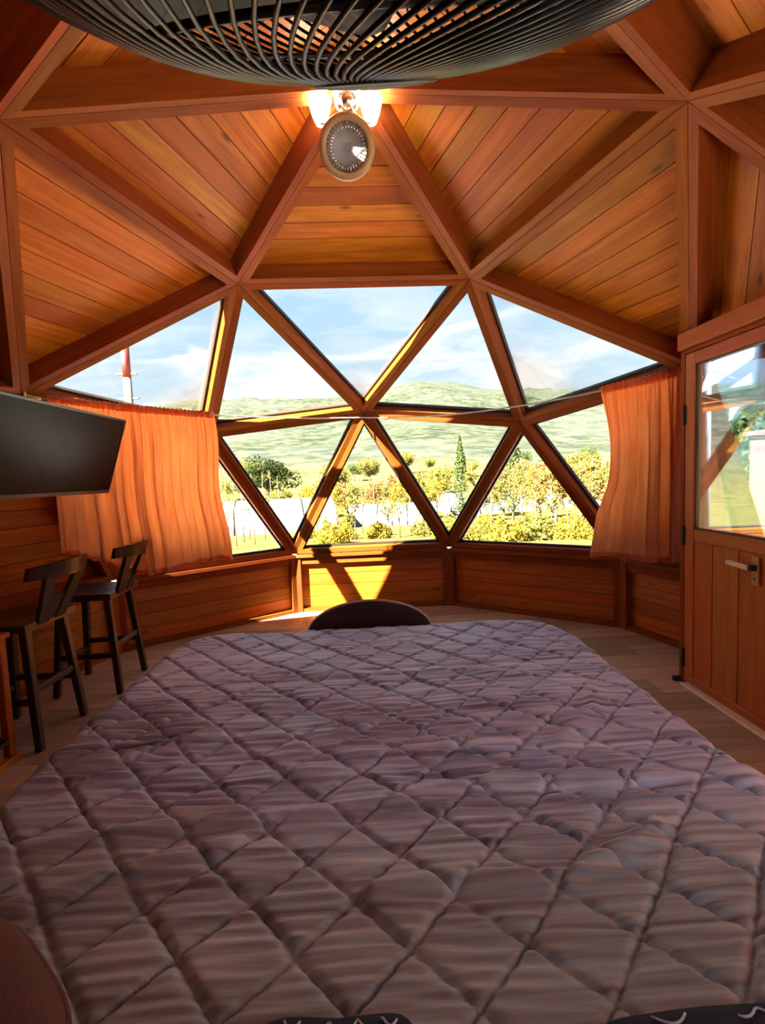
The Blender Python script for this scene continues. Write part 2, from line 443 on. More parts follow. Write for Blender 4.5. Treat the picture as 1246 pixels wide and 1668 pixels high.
CEIL = empty('ceiling'); tag(CEIL, 'domed timber ceiling of triangular boarded panels between struts', 'ceiling', kind='structure')
WALLUP = empty('wall_left_upper'); tag(WALLUP, 'boarded triangle of the dome wall behind the television', 'wall', kind='structure')
def wood_panel(tri, edge, parent=CEIL, width=0.118, rec=0.125, planks=True, off=0.0):
    P0 = [HUB[k] for k in tri]; n = (P0[1]-P0[0]).cross(P0[2]-P0[0]).normalized(); c = sum(P0, Vector())/3
    if n.dot(CEN-c) < 0: P0 = [P0[0], P0[2], P0[1]]; n = -n
    M = triangle_frame(P0, n, (HUB[edge[0]], HUB[edge[1]])); Mi = M.inverted()
    tri2 = [tuple((Mi @ p)[:2]) for p in P0]
    if poly_area(tri2) < 0: tri2 = tri2[::-1]
    # backing board
    cx = sum(p[0] for p in tri2)/3; cy = sum(p[1] for p in tri2)/3
    sc = 0.985
    bp = [(cx+(x-cx)*sc, cy+(y-cy)*sc) for x, y in tri2]
    Vw = [M @ Vector((x, y, -rec-0.012)) for x, y in bp] + [M @ Vector((x, y, -rec-0.030)) for x, y in bp]
    me = new_mesh('ceiling_panel', Vw, [(0, 1, 2), (5, 4, 3), (0, 3, 4, 1), (1, 4, 5, 2), (2, 5, 3, 0)], M_BACK if planks else M_CEIL)
    fix_normals(me)
    panel = link('ceiling_panel', me, parent, Matrix.Identity(4))
    rails(tri, panel, RD=0.165)
    if planks:
        inner = [(cx+(x-cx)*0.97, cy+(y-cy)*0.97) for x, y in tri2]
        ys = [p[1] for p in inner]; y = min(ys) - off
        while y < max(ys):
            g = 0.0022
            poly = clip2(clip2(inner, 0, -1, -(y+g)), 0, 1, y+width-g)
            if len(poly) >= 3 and abs(poly_area(poly)) > 2e-3:
                dz = RNG.uniform(-0.0015, 0.0015)
                slab('plank', poly, M, -rec-0.012, -rec+0.004+dz, M_CEIL, panel)
            y += width
    return panel

# the boarded triangles
wood_panel(('apex', 'r-36', 'r36'), ('r-36', 'r36'))
wood_panel(('apex', 'r36', 'r108'), ('r36', 'r108'))
wood_panel(('apex', 'r-36', 'r-108'), ('r-36', 'r-108'))
wood_panel(('apex', 'r108', 'r180'), ('r108', 'r180'))
wood_panel(('apex', 'r-108', 'r180'), ('r-108', 'r180'))
wood_panel(('r36', 'r108', 'm72'), ('r36', 'r108'))
wood_panel(('r-36', 'r-108', 'm-72'), ('r-36', 'r-108'))
wood_panel(('r108', 'm72', 'i108'), ('m72', 'r108'), width=0.125)
wood_panel(('r-108', 'm-72', 'i-108'), ('m-72', 'r-108'), width=0.125)
wood_panel(('r108', 'r180', 'm144'), ('r108', 'r180'))
wood_panel(('r-108', 'r180', 'm-144'), ('r-108', 'r180'))
wood_panel(('r108', 'm144', 'i108'), ('m144', 'r108'))
wood_panel(('m-72', 'e-54', 'e-90'), ('e-54', 'e-90'), parent=WALLUP)
wood_panel(('m-72', 'i-108', 'e-90'), ('m-72', 'i-108'), parent=WALLUP)
WALLRU = empty('wall_right_upper'); tag(WALLRU, 'boarded triangle of the dome wall behind the drawn brown curtain', 'wall', kind='structure')
wood_panel(('m72', 'e54', 'e75'), ('e54', 'e75'), parent=WALLRU)
WALLBK = empty('wall_back_upper'); tag(WALLBK, 'boarded dome wall behind the head of the bed', 'wall', kind='structure')
for tri, ed in ((('i180', 'e162', 'e-162'), ('e162', 'e-162')),):
    wood_panel(tri, ed, parent=WALLBK, planks=False)

# the glazed triangles
WN = [0]
def window(tri, label, blind=False):
    WN[0] += 1
    o = empty('window_%d' % WN[0]); tag(o, label, 'window', kind='structure')
    P, n, inset = rails(tri, o, beads=True)
    a = inset(RW+0.004, 0.072); b = inset(RW+0.004, 0.078)
    local_obj('pane', a+b, [(0, 1, 2), (5, 4, 3), (0, 3, 4, 1), (1, 4, 5, 2), (2, 5, 3, 0)], P[1]-P[0], n, M_GLASS, o)
    if blind:
        a = inset(RW+0.001, 0.020); b = inset(RW+0.001, 0.022)
        local_obj('blind', a+b, [(0, 1, 2), (5, 4, 3), (0, 3, 4, 1), (1, 4, 5, 2), (2, 5, 3, 0)], P[1]-P[0], n, M_BLIND, o)
    return o
window(('r-36', 'r36', 'm0'), 'large triangular window pointing down, directly below the lamp and framing open sky')
window(('r-36', 'm0', 'i-36'), 'triangular sky window between the orange curtain and the central hub')
window(('r-36', 'm-72', 'i-36'), 'triangular window above the orange curtain, showing the striped mast')
window(('r36', 'm0', 'i36'), 'triangular window with cloud and mountain top, between the central hub and the next strut')
window(('r36', 'm72', 'i36'), 'bright triangular window above the brown shaded curtain')
window(('m0', 'e-18', 'e18'), 'lowest central triangular window, point up, over the sunlit wall panel')
window(('m0', 'i-36', 'e-18'), 'triangular window pointing down with the dark round tree, beside the orange curtain')
window(('m0', 'i36', 'e18'), 'triangular window pointing down, framing one slim cypress in its middle')
window(('i36', 'e18', 'e54'), 'triangular window, point up, filled with golden trees and a slim cypress')
window(('i-36', 'e-54', 'e-18'), 'triangular window, point up, half hidden by the orange curtain edge')
window(('m72', 'i36', 'e54'), 'triangular window pointing down, half hidden by the brown shaded curtain')
window(('m-72', 'i-36', 'e-54'), 'triangular window wholly covered by the orange curtain')
window(('m144', 'i108', 'e126'), 'added triangular fill-light window beyond the door, beside the head of the bed')  # this and the next two: unseen windows added for fill daylight
window(('m144', 'e126', 'e162'), 'added triangular fill-light window, point up, beside the head of the bed')
window(('m144', 'i180', 'e162'), 'added triangular fill-light window pointing down at the head of the bed')
wood_panel(('r180', 'm144', 'i180'), ('m144', 'r180'), planks=False)

for tri, lab in ((('r180', 'm-144', 'i180'), 'added high fill-light window with a cream diffuser over the bed head'),
                 (('i-108', 'e-90', 'e-126'), 'added low fill-light window with a cream diffuser beside the side table'), (('m-144', 'i-108', 'e-126'), 'added fill-light window pointing down with a cream diffuser'),
                 (('m-144', 'e-126', 'e-162'), 'added low fill-light window, point up, with a cream diffuser'), (('m-144', 'i180', 'e-162'), 'added fill-light window with a cream diffuser at the bed head')):
    window(tri, lab, True)  # unseen windows with sunlit blinds, added as soft fill from behind the camera
wood_panel(('r-108', 'm-144', 'i-108'), ('m-144', 'r-108'), planks=False)

# ------------------------------------------------------------------ knee walls
def knee_wall(name, ka, kb, label, boards=True):
    """Seen from inside ka is on the left."""
    o = empty(name); tag(o, label, 'wall', kind='structure')
    a, b = HUB[ka].copy(), HUB[kb].copy(); a.z = b.z = 0
    L = (b-a).length; ex = (b-a).normalized(); inn = Vector((-a.x-b.x, -a.y-b.y, 0)).normalized()
    up = Vector((0, 0, 1))
    def brd(nm, s0, s1, d0, d1, z0, z1, mat, grain):
        p = []
        for z in (z0, z1):
            p += [a+ex*s0+inn*d0+up*z, a+ex*s1+inn*d0+up*z, a+ex*s1+inn*d1+up*z, a+ex*s0+inn*d1+up*z]
        return hexa(nm, p, ex if grain == 'x' else up, inn, mat, o)
    k = math.tan(RAD(18))
    # back board
    brd('backing_board', -0.02, L+0.02, -0.10, -0.075, 0, H0-0.03, M_BACK, 'x')
    # posts at both ends
    for s0, s1 in ((0.003, 0.052), (L-0.052, L-0.003)):
        brd('post', s0, s1, -0.075, 0.012, 0.0, H0-0.035, M_RAIL, 'z')
    brd('bottom_rail', 0.052, L-0.052, -0.075, 0.004, 0.0, 0.035, M_RAIL, 'x')
    brd('top_rail', 0.052, L-0.052, -0.075, 0.0, H0-0.105, H0-0.035, M_RAIL, 'x')
    brd('window_sill', 0.012, L-0.012, -0.09, 0.030, H0-0.035, H0-0.006, M_RAIL, 'x')
    z = 0.035; n = 4; hgt = (H0-0.105-0.035)/n
    for i in range(n):
        brd('plank', 0.052, L-0.052, -0.075, -0.050+RNG.uniform(-.002, .002), z+0.0022, z+hgt-0.0022, M_WALL, 'x'); z += hgt
    return o
knee_wall('wall_front', 'e-18', 'e18', 'low boarded wall panel with the sun patch, below the central window')
knee_wall('wall_front_left', 'e-54', 'e-18', 'low boarded wall panel under the end of the orange curtain')
knee_wall('wall_front_right', 'e18', 'e54', 'low boarded wall panel with white spots of sun on its sill')
knee_wall('wall_left', 'e-90', 'e-54', 'low boarded wall panel behind the bar stools')
knee_wall('wall_right', 'e54', 'e75', 'short low boarded wall panel beside the door, under the brown shaded curtain')
knee_wall('wall_back_left', 'e-126', 'e-90', 'low boarded wall panel behind the open side table')
knee_wall('wall_back', 'e162', 'e-162', 'low boarded wall panel behind the head of the bed')
knee_wall('wall_back_far_left', 'e-162', 'e-126', 'low boarded wall panel beside the head of the bed, table side')
knee_wall('wall_back_right', 'e126', 'e162', 'low boarded wall panel beside the head of the bed, door side')

# ------------------------------------------------------------------ floor
FL = empty('floor'); tag(FL, 'wood-look plank floor in greyish tan around the bed', 'floor', kind='structure')
dec = [tuple((HUB[k]*1.03)[:2]) for k in ('e-18', 'e18', 'e54', 'e90', 'e126', 'e162', 'e-162', 'e-126', 'e-90', 'e-54')][::-1]
if poly_area(dec) < 0: dec = dec[::-1]
n_ = len(dec)
me = new_mesh('subfloor', [(x, y, -0.02) for x, y in dec] + [(x, y, -0.12) for x, y in dec], [tuple(range(n_)), tuple(range(n_, 2*n_))[::-1]] + [(i, n_+i, n_+(i+1) % n_, (i+1) % n_) for i in range(n_)], M_BACK)
fix_normals(me); link('subfloor', me, FL, Matrix.Identity(4))
row = 0; y = -2.7
while y < 2.7:
    x = -3.4 + (row*0.47) % 1.22
    while x < 2.7:
        poly = dec
        for a_, b_, c_ in ((0, -1, -(y+.0012)), (0, 1, y+.19-.0012), (-1, 0, -(x+.0012)), (1, 0, x+1.22-.0012)):
            poly = clip2(poly, a_, b_, c_)
            if len(poly) < 3: break
        if len(poly) >= 3 and abs(poly_area(poly)) > 1e-3:
            slab('plank', poly, Matrix.Identity(4), -0.02, 0.0, M_FLOOR, FL)
        x += 1.22
    y += 0.19; row += 1

# ------------------------------------------------------------------ door wall, frame and door
DX = 1.88
DWL = empty('wall_right_entry'); tag(DWL, 'timber side walls of the entrance recess around the door', 'wall', kind='structure')
local_obj('side_board', [Vector(v) for v in ((DX+0.05, 0.500, 0), (2.385, 0.515, 0), (2.385, 0.500, 0), (DX+0.05, 0.480, 0), (DX+0.05, 0.500, 2.0), (2.08, 0.690, 1.95), (2.08, 0.675, 1.95), (DX+0.05, 0.480, 2.0))], HEXF, Vector((0, 0, 1)), Vector((0, 1, 0)), M_WALL, DWL)
zz = 0.0
for k in range(8):
    local_obj('plank', [Vector(v) for v in ((DX, -0.47, zz+.002), (2.03, -1.46, zz+.002), (2.05, -1.455, zz+.002), (DX+0.02, -0.465, zz+.002), (DX, -0.47, zz+.264), (2.03, -1.46, zz+.264), (2.05, -1.455, zz+.264), (DX+0.02, -0.465, zz+.264))], HEXF, Vector((0.15, -0.99, 0)), Vector((-1, 0, 0)), M_WALL, DWL)
    zz += 0.266
box('filler_board', DX+0.01, 2.14, -0.72, -0.45, 1.75, 2.1, M_WALL, DWL, 'y')

TR = empty('trim_1'); tag(TR, 'timber door frame with a deep header beam above the door', 'door frame', kind='structure')
box('header_beam', DX-0.035, DX+0.10, -0.47, 0.50, 1.972, 2.068, M_DOOR, TR, 'y')
box('header_stop', DX-0.012, DX+0.03, -0.43, 0.468, 1.948, 1.972, M_RAIL, TR, 'y')
box('jamb', DX-0.012, DX+0.10, 0.462, 0.502, 0.0, 1.972, M_RAIL, TR, 'z')
box('jamb', DX-0.012, DX+0.10, -0.47, -0.43, 0.0, 1.972, M_RAIL, TR, 'z')
T2 = box('trim_2', DX-0.05, DX+0.02, -0.43, 0.44, 0.0, 0.012, M_IVORY, None, 'y'); tag(T2, 'pale threshold strip on the floor below the door', 'threshold', kind='structure')

DR = empty('door_1', (DX, 0.462, 0)); tag(DR, 'timber door with blue-tinted reflecting glass above vertical boards', 'door', kind='structure')
y0, y1 = -0.425, 0.458
zt = 1.944
box('stile', DX-0.012, DX+0.03, y1-0.078, y1, 0.02, zt, M_DOOR, DR, 'z')
box('stile', DX-0.012, DX+0.03, y0, y0+0.085, 0.02, zt, M_DOOR, DR, 'z')
box('rail', DX-0.012, DX+0.03, y0+0.085, y1-0.078, 1.876, zt, M_DOOR, DR, 'y')
box('rail', DX-0.012, DX+0.03, y0+0.085, y1-0.078, 0.872, 0.944, M_DOOR, DR, 'y')
box('rail', DX-0.012, DX+0.03, y0+0.085, y1-0.078, 0.02, 0.065, M_DOOR, DR, 'y')
yy = y1-0.078
for wdt in (0.145, 0.185, 0.185, 0.205):
    box('board', DX-0.006, DX+0.022, yy-wdt+0.0025, yy-0.0025, 0.065, 0.872, M_DOOR, DR, 'z', 0.002); yy -= wdt
box('board_backing', DX+0.022, DX+0.028, y0+0.085, y1-0.078, 0.065, 0.872, M_BACK, DR, 'y', 0)
g = box('pane', DX+0.010, DX+0.015, y0+0.085, y1-0.078, 0.944, 1.876, M_DOORGLASS, DR, 'y', 0)
for zg, hh in ((0.944, 0.008), (1.868, 0.008)):
    box('glazing_bead', DX-0.004, DX+0.010, y0+0.085, y1-0.078, zg, zg+hh, M_BEAD, DR, 'y', 0)
for yg in (y0+0.085, y1-0.086):
    box('glazing_bead', DX-0.004, DX+0.010, yg, yg+0.008, 0.944, 1.876, M_BEAD, DR, 'z', 0)
for zh in (1.60, 0.90, 0.16):
    hg = box('hinge', DX-0.016, DX-0.008, y1-0.012, y1+0.02, zh-0.055, zh+0.055, M_STEELDARK, DR, 'z', 0.001)
    tube('hinge_pin', [(DX-0.017, y1+0.003, zh-0.058), (DX-0.017, y1+0.003, zh+0.058)], 0.006, M_STEELDARK, hg)
hd = box('handle', DX-0.020, DX-0.012, -0.085, -0.045, 0.72, 0.86, M_BEIGE, DR, 'z', 0.002)
bar('lever', (DX-0.05, 0.075, 0.812), (DX-0.05, -0.06, 0.806), 0.024, 0.024, M_IVORY, hd)
bar('spindle', (DX-0.05, -0.065, 0.806), (DX-0.012, -0.065, 0.806), 0.028, 0.028, M_STEELDARK, hd)
tube('keyhole', [(DX-0.022, -0.065, 0.75), (DX-0.018, -0.065, 0.75)], 0.006, M_STEELDARK, hd)
bs = box('door_stop', DX-0.055, DX-0.014, 0.478, 0.502, 0.0, 0.03, M_STEELDARK, None, None, 0.003); tag(bs, 'small dark metal bracket on the floor at the door jamb', 'door stop')

# ------------------------------------------------------------------ curtain cord and curtains
def cord_point(side, f):
    """point on the sagging cord; side -1: hub m-72 to m0, +1: m0 to m72"""
    a, b = (Vector((-2.03, 0.68, 1.892)), Vector((-0.012, 2.085, 1.862))) if side < 0 else (Vector((-0.012, 2.085, 1.862)), Vector((2.02, 0.68, 1.900)))
    p = a.lerp(b, f); sag = 0.050 if side < 0 else 0.085
    p.z -= sag*4*f*(1-f)
    return p
cd = tube('curtain_line', [cord_point(-1, i/20) for i in range(21)] + [cord_point(1, i/20) for i in range(1, 21)], 0.0055, M_CORD, None, 6)
tag(cd, 'thin pale curtain cord strung across the windows from hub to hub', 'curtain cord')
hk = empty('cord_bracket', (-2.035, 0.665, 1.86)); tag(hk, 'small pale bracket holding the cord at the orange curtain end', 'bracket')
bar('back_plate', (-2.033, 0.668, 1.83), (-2.022, 0.674, 1.97), 0.03, 0.012, M_IVORY, hk, up=(1, 0.3, 0))
tube('hook', [(-2.03, 0.68, 1.90), (-2.0, 0.70, 1.888), (-1.97, 0.722, 1.884)], 0.009, M_IVORY, hk)

def curtain(name, side, f0, f1, ztop_off, zb_fn, folds, amp, label, seed, edge=None):
    """cloth hung on the cord; folds run down, gathered at the heading"""
    rnd = random.Random(seed)
    NU, NV = 220, 70
    root = empty(name, tuple(cord_point(side, (f0+f1)/2))); tag(root, label, 'curtain')
    ph = [rnd.uniform(0, 6.28) for _ in range(8)]
    V = []; F = []
    a, b = cord_point(side, f0), cord_point(side, f1)
    tdir = (b-a); tdir.z = 0; tdir.normalize(); nin = Vector((-tdir.y, tdir.x, 0))
    if nin.dot(Vector((0, 0, 0))-a) < 0: nin = -nin
    def fold(u, t):
        # t 0 top .. 1 bottom
        wob = 0.05*math.sin(5*u+ph[0]+1.5*t)+0.10*math.sin(11*u+ph[7])*(0.4+0.6*t)
        main = math.sin(2*math.pi*folds*(u+wob*0.25)+ph[1]+0.7*t)
        sec = math.sin(2*math.pi*folds*2.3*u+ph[2]-0.8*t)
        fine = math.sin(2*math.pi*folds*5.1*u+ph[3])
        k = min(1, t*3.0)
        env = 0.55+0.45*math.sin(3.1*u*folds*0.37+ph[4])
        sh_ = main*abs(main)**0.2*(1.0 if main > 0 else 0.55)
        return amp*(0.30+0.70*k)*env*(1.0*sh_+0.35*sec*(1-0.5*t)+0.12*fine*(1-t)) + 0.007*(1-k)*fine
    for j in range(NV):
        t = j/(NV-1)
        for i in range(NU):
            u = i/(NU-1)
            f = f0+(f1-f0)*u
            top = cord_point(side, f); zt_ = top.z+ztop_off+0.004*math.sin(2*math.pi*folds*4.3*u+ph[5])
            zb_ = zb_fn(u)+0.006*math.sin(2*math.pi*folds*u+ph[1])
            z = zt_+(zb_-zt_)*t
            p = Vector((top.x, top.y, z)) + nin*(0.012+fold(u, t) - 0.035*math.exp(-((z-top.z)/0.02)**2)*0.25)
            p += tdir*(0.012*math.sin(2*math.pi*folds*2*u+ph[6])*min(1, t*3))
            if edge: p += tdir*edge(u, t)
            V.append(p)
    for j in range(NV-1):
        for i in range(NU-1):
            F.append((j*NU+i, j*NU+i+1, (j+1)*NU+i+1, (j+1)*NU+i))
    me = new_mesh('cloth', V, F, M_CURTAIN, True)
    o = link('cloth', me, root, Matrix.Identity(4))
    # bottom hem and gathered heading as separate strips of doubled cloth
    for nm, rows in (('hem', range(NV-3, NV)), ('heading', range(0, 4))):
        VV = []; FF = []; rows = list(rows)
        for sgn in (1,):
            for j in rows:
                for i in range(0, NU, 2):
                    VV.append(V[j*NU+i] + nin*0.003*sgn)
        nu2 = len(range(0, NU, 2)); nr = len(rows)
        for s in (0,):
            for j in range(nr-1):
                for i in range(nu2-1):
                    q = s*nr*nu2+j*nu2+i
                    FF.append((q, q+1, q+nu2+1, q+nu2))
        me2 = new_mesh(nm, VV, FF, M_CURTAIN, True); link(nm, me2, root, Matrix.Identity(4))
    return root
def zb_left(u):
    return 0.725 + (0.20*(1-u/0.35)**1.0 if u < 0.35 else 0.0) + 0.02*math.sin(9*u)
curtain('curtain', -1, 0.042, 0.452, 0.022, zb_left, 8.5, 0.055, 'glowing orange curtain with the sun behind it, beside the television', 3,
        edge=lambda u, t: 0.05*t*t*u + 0.015*math.sin(9*t)*u)
curtain('curtain', 1, 0.800, 0.992, 0.028, lambda u: 0.69+0.012*math.sin(7*u), 3.6, 0.055, 'brown shaded curtain with an orange edge, gathered next to the door', 11,
        edge=lambda u, t: (1-u)**2*(0.055*math.sin(math.pi*min(1, t*1.35)) - 0.085*max(0, t-0.55)/0.45))

# ------------------------------------------------------------------ bed
BED = empty('bed', (0, -1.0, 0)); tag(BED, 'wide low bed under the quilt, with an arched dark footboard', 'bed')
box('base', -0.93, 0.93, -2.15, 0.17, 0.12, 0.30, M_DARKWOOD, BED, 'x')
for lx in (-0.85, 0.85):
    for ly in (-2.05, 0.08): box('leg', lx-0.04, lx+0.04, ly-0.04, ly+0.04, 0.0, 0.12, M_DARKWOOD, BED, 'z')
box('mattress', -0.94, 0.94, -2.16, 0.175, 0.30, 0.485, M_MATTRESS, BED, 'y', 0.05)
# arched footboard
FBY0, FBY1 = 0.315, 0.350
n = 48; prof = []
for i in range(n+1):
    x = -0.40 + 0.80*i/n; q = (x+0.011)/0.345
    prof.append((x, 0.45 + 0.178*math.sqrt(max(0, 1-q*q)) if abs(q) < 1 else 0.45))
V = []; F = []
for yv in (FBY0, FBY1):
    V += [(x, yv, z) for x, z in prof] + [(x, yv, 0.10) for x, z in prof]
m2 = n+1
for i in range(n):
    F.append((i, i+1, m2+i+1, m2+i)); q = 2*m2
    F.append((q+i, q+m2+i, q+m2+i+1, q+i+1)); F.append((i, q+i, q+i+1, i+1)); F.append((m2+i, m2+i+1, q+m2+i+1, q+m2+i))
F += [(0, m2, 3*m2, 2*m2), (n, 2*m2+n, 3*m2+n, m2+n)]
me = new_mesh('footboard', V, F, M_DARKWOOD); fix_normals(me); fb = link('footboard', me, BED, Matrix.Identity(4))
fb['label'] = 'arched dark wooden footboard'
eb = tube('edge_band', [(-0.011+0.345*math.cos(a), (FBY0+FBY1)/2, 0.451+0.178*math.sin(a)) for a in np.linspace(math.pi-0.02, 0.02, 40)], 0.0085, M_EDGE, fb, 8)  # pale tube painting sunlight on the top edge of the arch
for lx in (-0.37, 0.37): box('footboard_leg', lx-0.03, lx+0.03, FBY0, FBY1, 0, 0.12, M_DARKWOOD, BED, 'z')

# ------------------------------------------------------------------ quilt: diamond-stitched padding as real relief
def vnoise(x, y, seed, oct=3):
    """smooth value noise on numpy arrays"""
    out = np.zeros_like(x); amp = 1.0; tot = 0
    for o_ in range(oct):
        r = np.random.default_rng(seed+o_); G = r.random((64, 64))
        xi = np.floor(x).astype(int); yi = np.floor(y).astype(int); fx = x-xi; fy = y-yi
        fx = fx*fx*(3-2*fx); fy = fy*fy*(3-2*fy)
        g = lambda a, b: G[a % 64, b % 64]
        v = (g(xi, yi)*(1-fx)+g(xi+1, yi)*fx)*(1-fy) + (g(xi, yi+1)*(1-fx)+g(xi+1, yi+1)*fx)*fy
        out += amp*v; tot += amp; amp *= 0.5; x = x*2.03; y = y*2.03
    return out/tot*2-1
QZ = 0.515
HX, YF, YB = 1.005, 0.235, -2.2       # half width of the top, foot edge, head edge
us = np.arange(-HX-0.34, HX+0.34+1e-6, 0.0062); vs = np.arange(YB, YF+0.30, 0.0062)
U, Vv = np.meshgrid(us, vs)
def drape(s, r=0.075):
    """s: cloth length past the start of the rounded edge -> (horizontal advance, drop)"""
    q = np.clip(s, 0, r*np.pi/2)
    hor = r*np.sin(q/r); drp = r*(1-np.cos(q/r))
    rest = np.clip(s-r*np.pi/2, 0, None)
    return hor + 0.10*rest, drp + 0.99*rest
r0 = 0.075
# rounded foot corners: pull the edge in near the corners
ax = np.abs(U); sx = ax-(HX-r0)
hxx, dx_ = drape(np.clip(sx, 0, None))
sy = Vv-(YF-r0); hyy, dy_ = drape(np.clip(sy, 0, None))
X = np.sign(U)*(np.minimum(ax, HX-r0)+hxx); Y = np.minimum(Vv, YF-r0)+hyy
cr = 0.30
px_ = np.clip(ax-(HX-cr), 0, None); py_ = np.clip(Vv-(YF-cr), 0, None)
rr_ = np.sqrt(px_**2+py_**2); over = np.clip(rr_-cr+r0, 0, None)
hc, dc = drape(over)
corner = (px_ > 0) & (py_ > 0)
sc_ = np.where(rr_ > 1e-6, (np.minimum(rr_, cr-r0)+hc)/np.maximum(rr_, 1e-6), 1.0)
X = np.where(corner, np.sign(U)*(HX-cr+px_*sc_), X); Y = np.where(corner, YF-cr+py_*sc_, Y)
drop = np.where(corner, dc, np.maximum(dx_, dy_))
drop = np.minimum(drop, 0.36)
Z = QZ-drop
top = np.clip(1-drop/0.06, 0, 1)
# diamonds
wx = 0.014*vnoise(U*3.1, Vv*3.1, 5, 2); wy = 0.014*vnoise(U*3.1+9, Vv*3.1+4, 8, 2)
P_ = 0.195
A_ = ((U+wx-0.061)+(Vv+wy+1.529))/P_; B_ = ((U+wx-0.061)-(Vv+wy+1.529))/P_
da = np.abs(A_-np.round(A_)); db = np.abs(B_-np.round(B_))
ca = np.floor(A_).astype(int); cb = np.floor(B_).astype(int)
puff = (1-np.exp(-(da/0.10)*3.2))*(1-np.exp(-(db/0.10)*3.2))
cell = np.random.default_rng(3).random((80, 80))[ca % 80, cb % 80]
relief = 0.016*puff*(0.75+0.5*cell)
# fine wrinkles running across the bed, strongest in the middle of its length
band = np.exp(-((Vv+1.02+0.12*np.sin(U*2.0))/0.30)**2)
wr = vnoise(U*3.4+cell*3, (Vv+0.02*np.sin(5*U))*34, 21, 2)
wr2 = vnoise(U*5.5+7, Vv*17+0.9*vnoise(U*2, Vv*2, 3, 1), 31, 2)
wav = np.sin(2*np.pi*(Vv/0.030 + 1.1*vnoise(U*2.2+3, Vv*2.2, 55, 2)))
relief += (0.0065*wr*(0.45+0.8*band) + 0.0085*wr2*(0.7+0.5*band) + 0.0080*wav*(0.25+0.9*band)*np.clip(0.35+vnoise(U*2.5, Vv*2.5, 77, 2)*1.6, 0, 1))*(0.35+0.65*puff)
# broad undulation and a few long folds
relief += 0.010*vnoise(U*1.7+2, Vv*1.7, 41, 2)
def ridge(pts, h, wd):
    out = np.zeros_like(U)
    best = np.full_like(U, 9.0)
    for (x0_, y0_), (x1_, y1_) in zip(pts[:-1], pts[1:]):
        dx, dy = x1_-x0_, y1_-y0_; L2 = dx*dx+dy*dy
        tt = np.clip(((U-x0_)*dx+(Vv-y0_)*dy)/L2, 0, 1)
        best = np.minimum(best, np.hypot(U-x0_-tt*dx, Vv-y0_-tt*dy))
    return h*np.exp(-(best/wd)**2)
relief += ridge([(-0.95, -1.30), (-0.62, -1.24), (-0.22, -1.19), (0.02, -1.17), (0.3, -1.13), (0.62, -1.13), (1.0, -1.17)], 0.017, 0.030)
relief += ridge([(-0.70, -1.40), (-0.50, -1.34), (-0.30, -1.27)], 0.014, 0.022)
relief += ridge([(0.0, -1.42), (0.18, -1.40), (0.36, -1.42), (0.5, -1.36), (0.62, -1.30)], 0.018, 0.022)
relief += ridge([(-0.95, -1.02), (-0.72, -0.92), (-0.5, -0.80)], 0.012, 0.03)
relief += ridge([(0.55, -0.95), (0.72, -0.80), (0.80, -0.60)], 0.012, 0.025)
relief += ridge([(-0.40, -0.35), (0.0, -0.42), (0.35, -0.40), (0.62, -0.52)], 0.009, 0.03)
# outward direction of the relief
gx = np.gradient(Z, axis=1)/0.0062; 
side = np.clip(drop/0.06, 0, 1)
Z = Z + relief*(1-0.7*side)
X = X + np.sign(U)*relief*side*(sx > 0); Y = Y + relief*side*(sy > 0)
nv, nu = U.shape
idx = np.arange(nu*nv).reshape(nv, nu)
faces = np.stack([idx[:-1, :-1], idx[:-1, 1:], idx[1:, 1:], idx[1:, :-1]], -1).reshape(-1, 4)
co = np.stack([X, Y, Z], -1).reshape(-1, 3)
me = bpy.data.meshes.new('quilt')
me.vertices.add(len(co)); me.vertices.foreach_set('co', co.ravel().astype(np.float32))
me.loops.add(faces.size); me.loops.foreach_set('vertex_index', faces.ravel().astype(np.int32))
me.polygons.add(len(faces)); me.polygons.foreach_set('loop_start', np.arange(0, faces.size, 4, dtype=np.int32))
me.polygons.foreach_set('use_smooth', np.ones(len(faces), dtype=bool)); me.update(calc_edges=True); me.validate()
# cloth coordinates and the stitch lines travel with the mesh
at = me.attributes.new('cloth', 'FLOAT_VECTOR', 'POINT'); at.data.foreach_set('vector', np.stack([U, Vv, np.minimum(da, db)], -1).ravel().astype(np.float32))
m, t = material('striped_quilt_cloth')
an = t.n('ShaderNodeAttribute', attribute_name='cloth')
sp = t.n('ShaderNodeSeparateXYZ'); t.l(an.outputs['Vector'], sp.inputs[0])
st0 = t.noise(t.mapping(an.outputs['Vector'], (0.9, 34, 0.0)), 1.0, 4, 0.65, 0.35)
wvx = t.noise(t.mapping(an.outputs['Vector'], (2.2, 3.0, 0.0)), 1.0, 3, 0.5)
strp = t.math('SINE', t.math('ADD', t.math('MULTIPLY', sp.outputs['Y'], 2*math.pi/0.026), t.math('MULTIPLY', wvx, 11.0)))
st = t.math('ADD', st0, t.math('MULTIPLY', strp, 0.055))
br = t.noise(t.mapping(an.outputs['Vector'], (0.35, 1.9, 0.0)), 1.0, 2, 0.5)
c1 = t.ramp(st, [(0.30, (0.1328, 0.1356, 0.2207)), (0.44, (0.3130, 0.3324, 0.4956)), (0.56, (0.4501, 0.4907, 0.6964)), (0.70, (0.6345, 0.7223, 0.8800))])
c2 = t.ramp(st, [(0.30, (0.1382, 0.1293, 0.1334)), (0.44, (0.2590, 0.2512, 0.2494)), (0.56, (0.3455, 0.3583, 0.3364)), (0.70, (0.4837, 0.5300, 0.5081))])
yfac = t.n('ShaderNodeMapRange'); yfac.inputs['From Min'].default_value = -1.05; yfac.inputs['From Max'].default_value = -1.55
t.l(t.math('ADD', sp.outputs['Y'], t.math('MULTIPLY', t.math('SUBTRACT', br, 0.5), 0.7)), yfac.inputs['Value'])
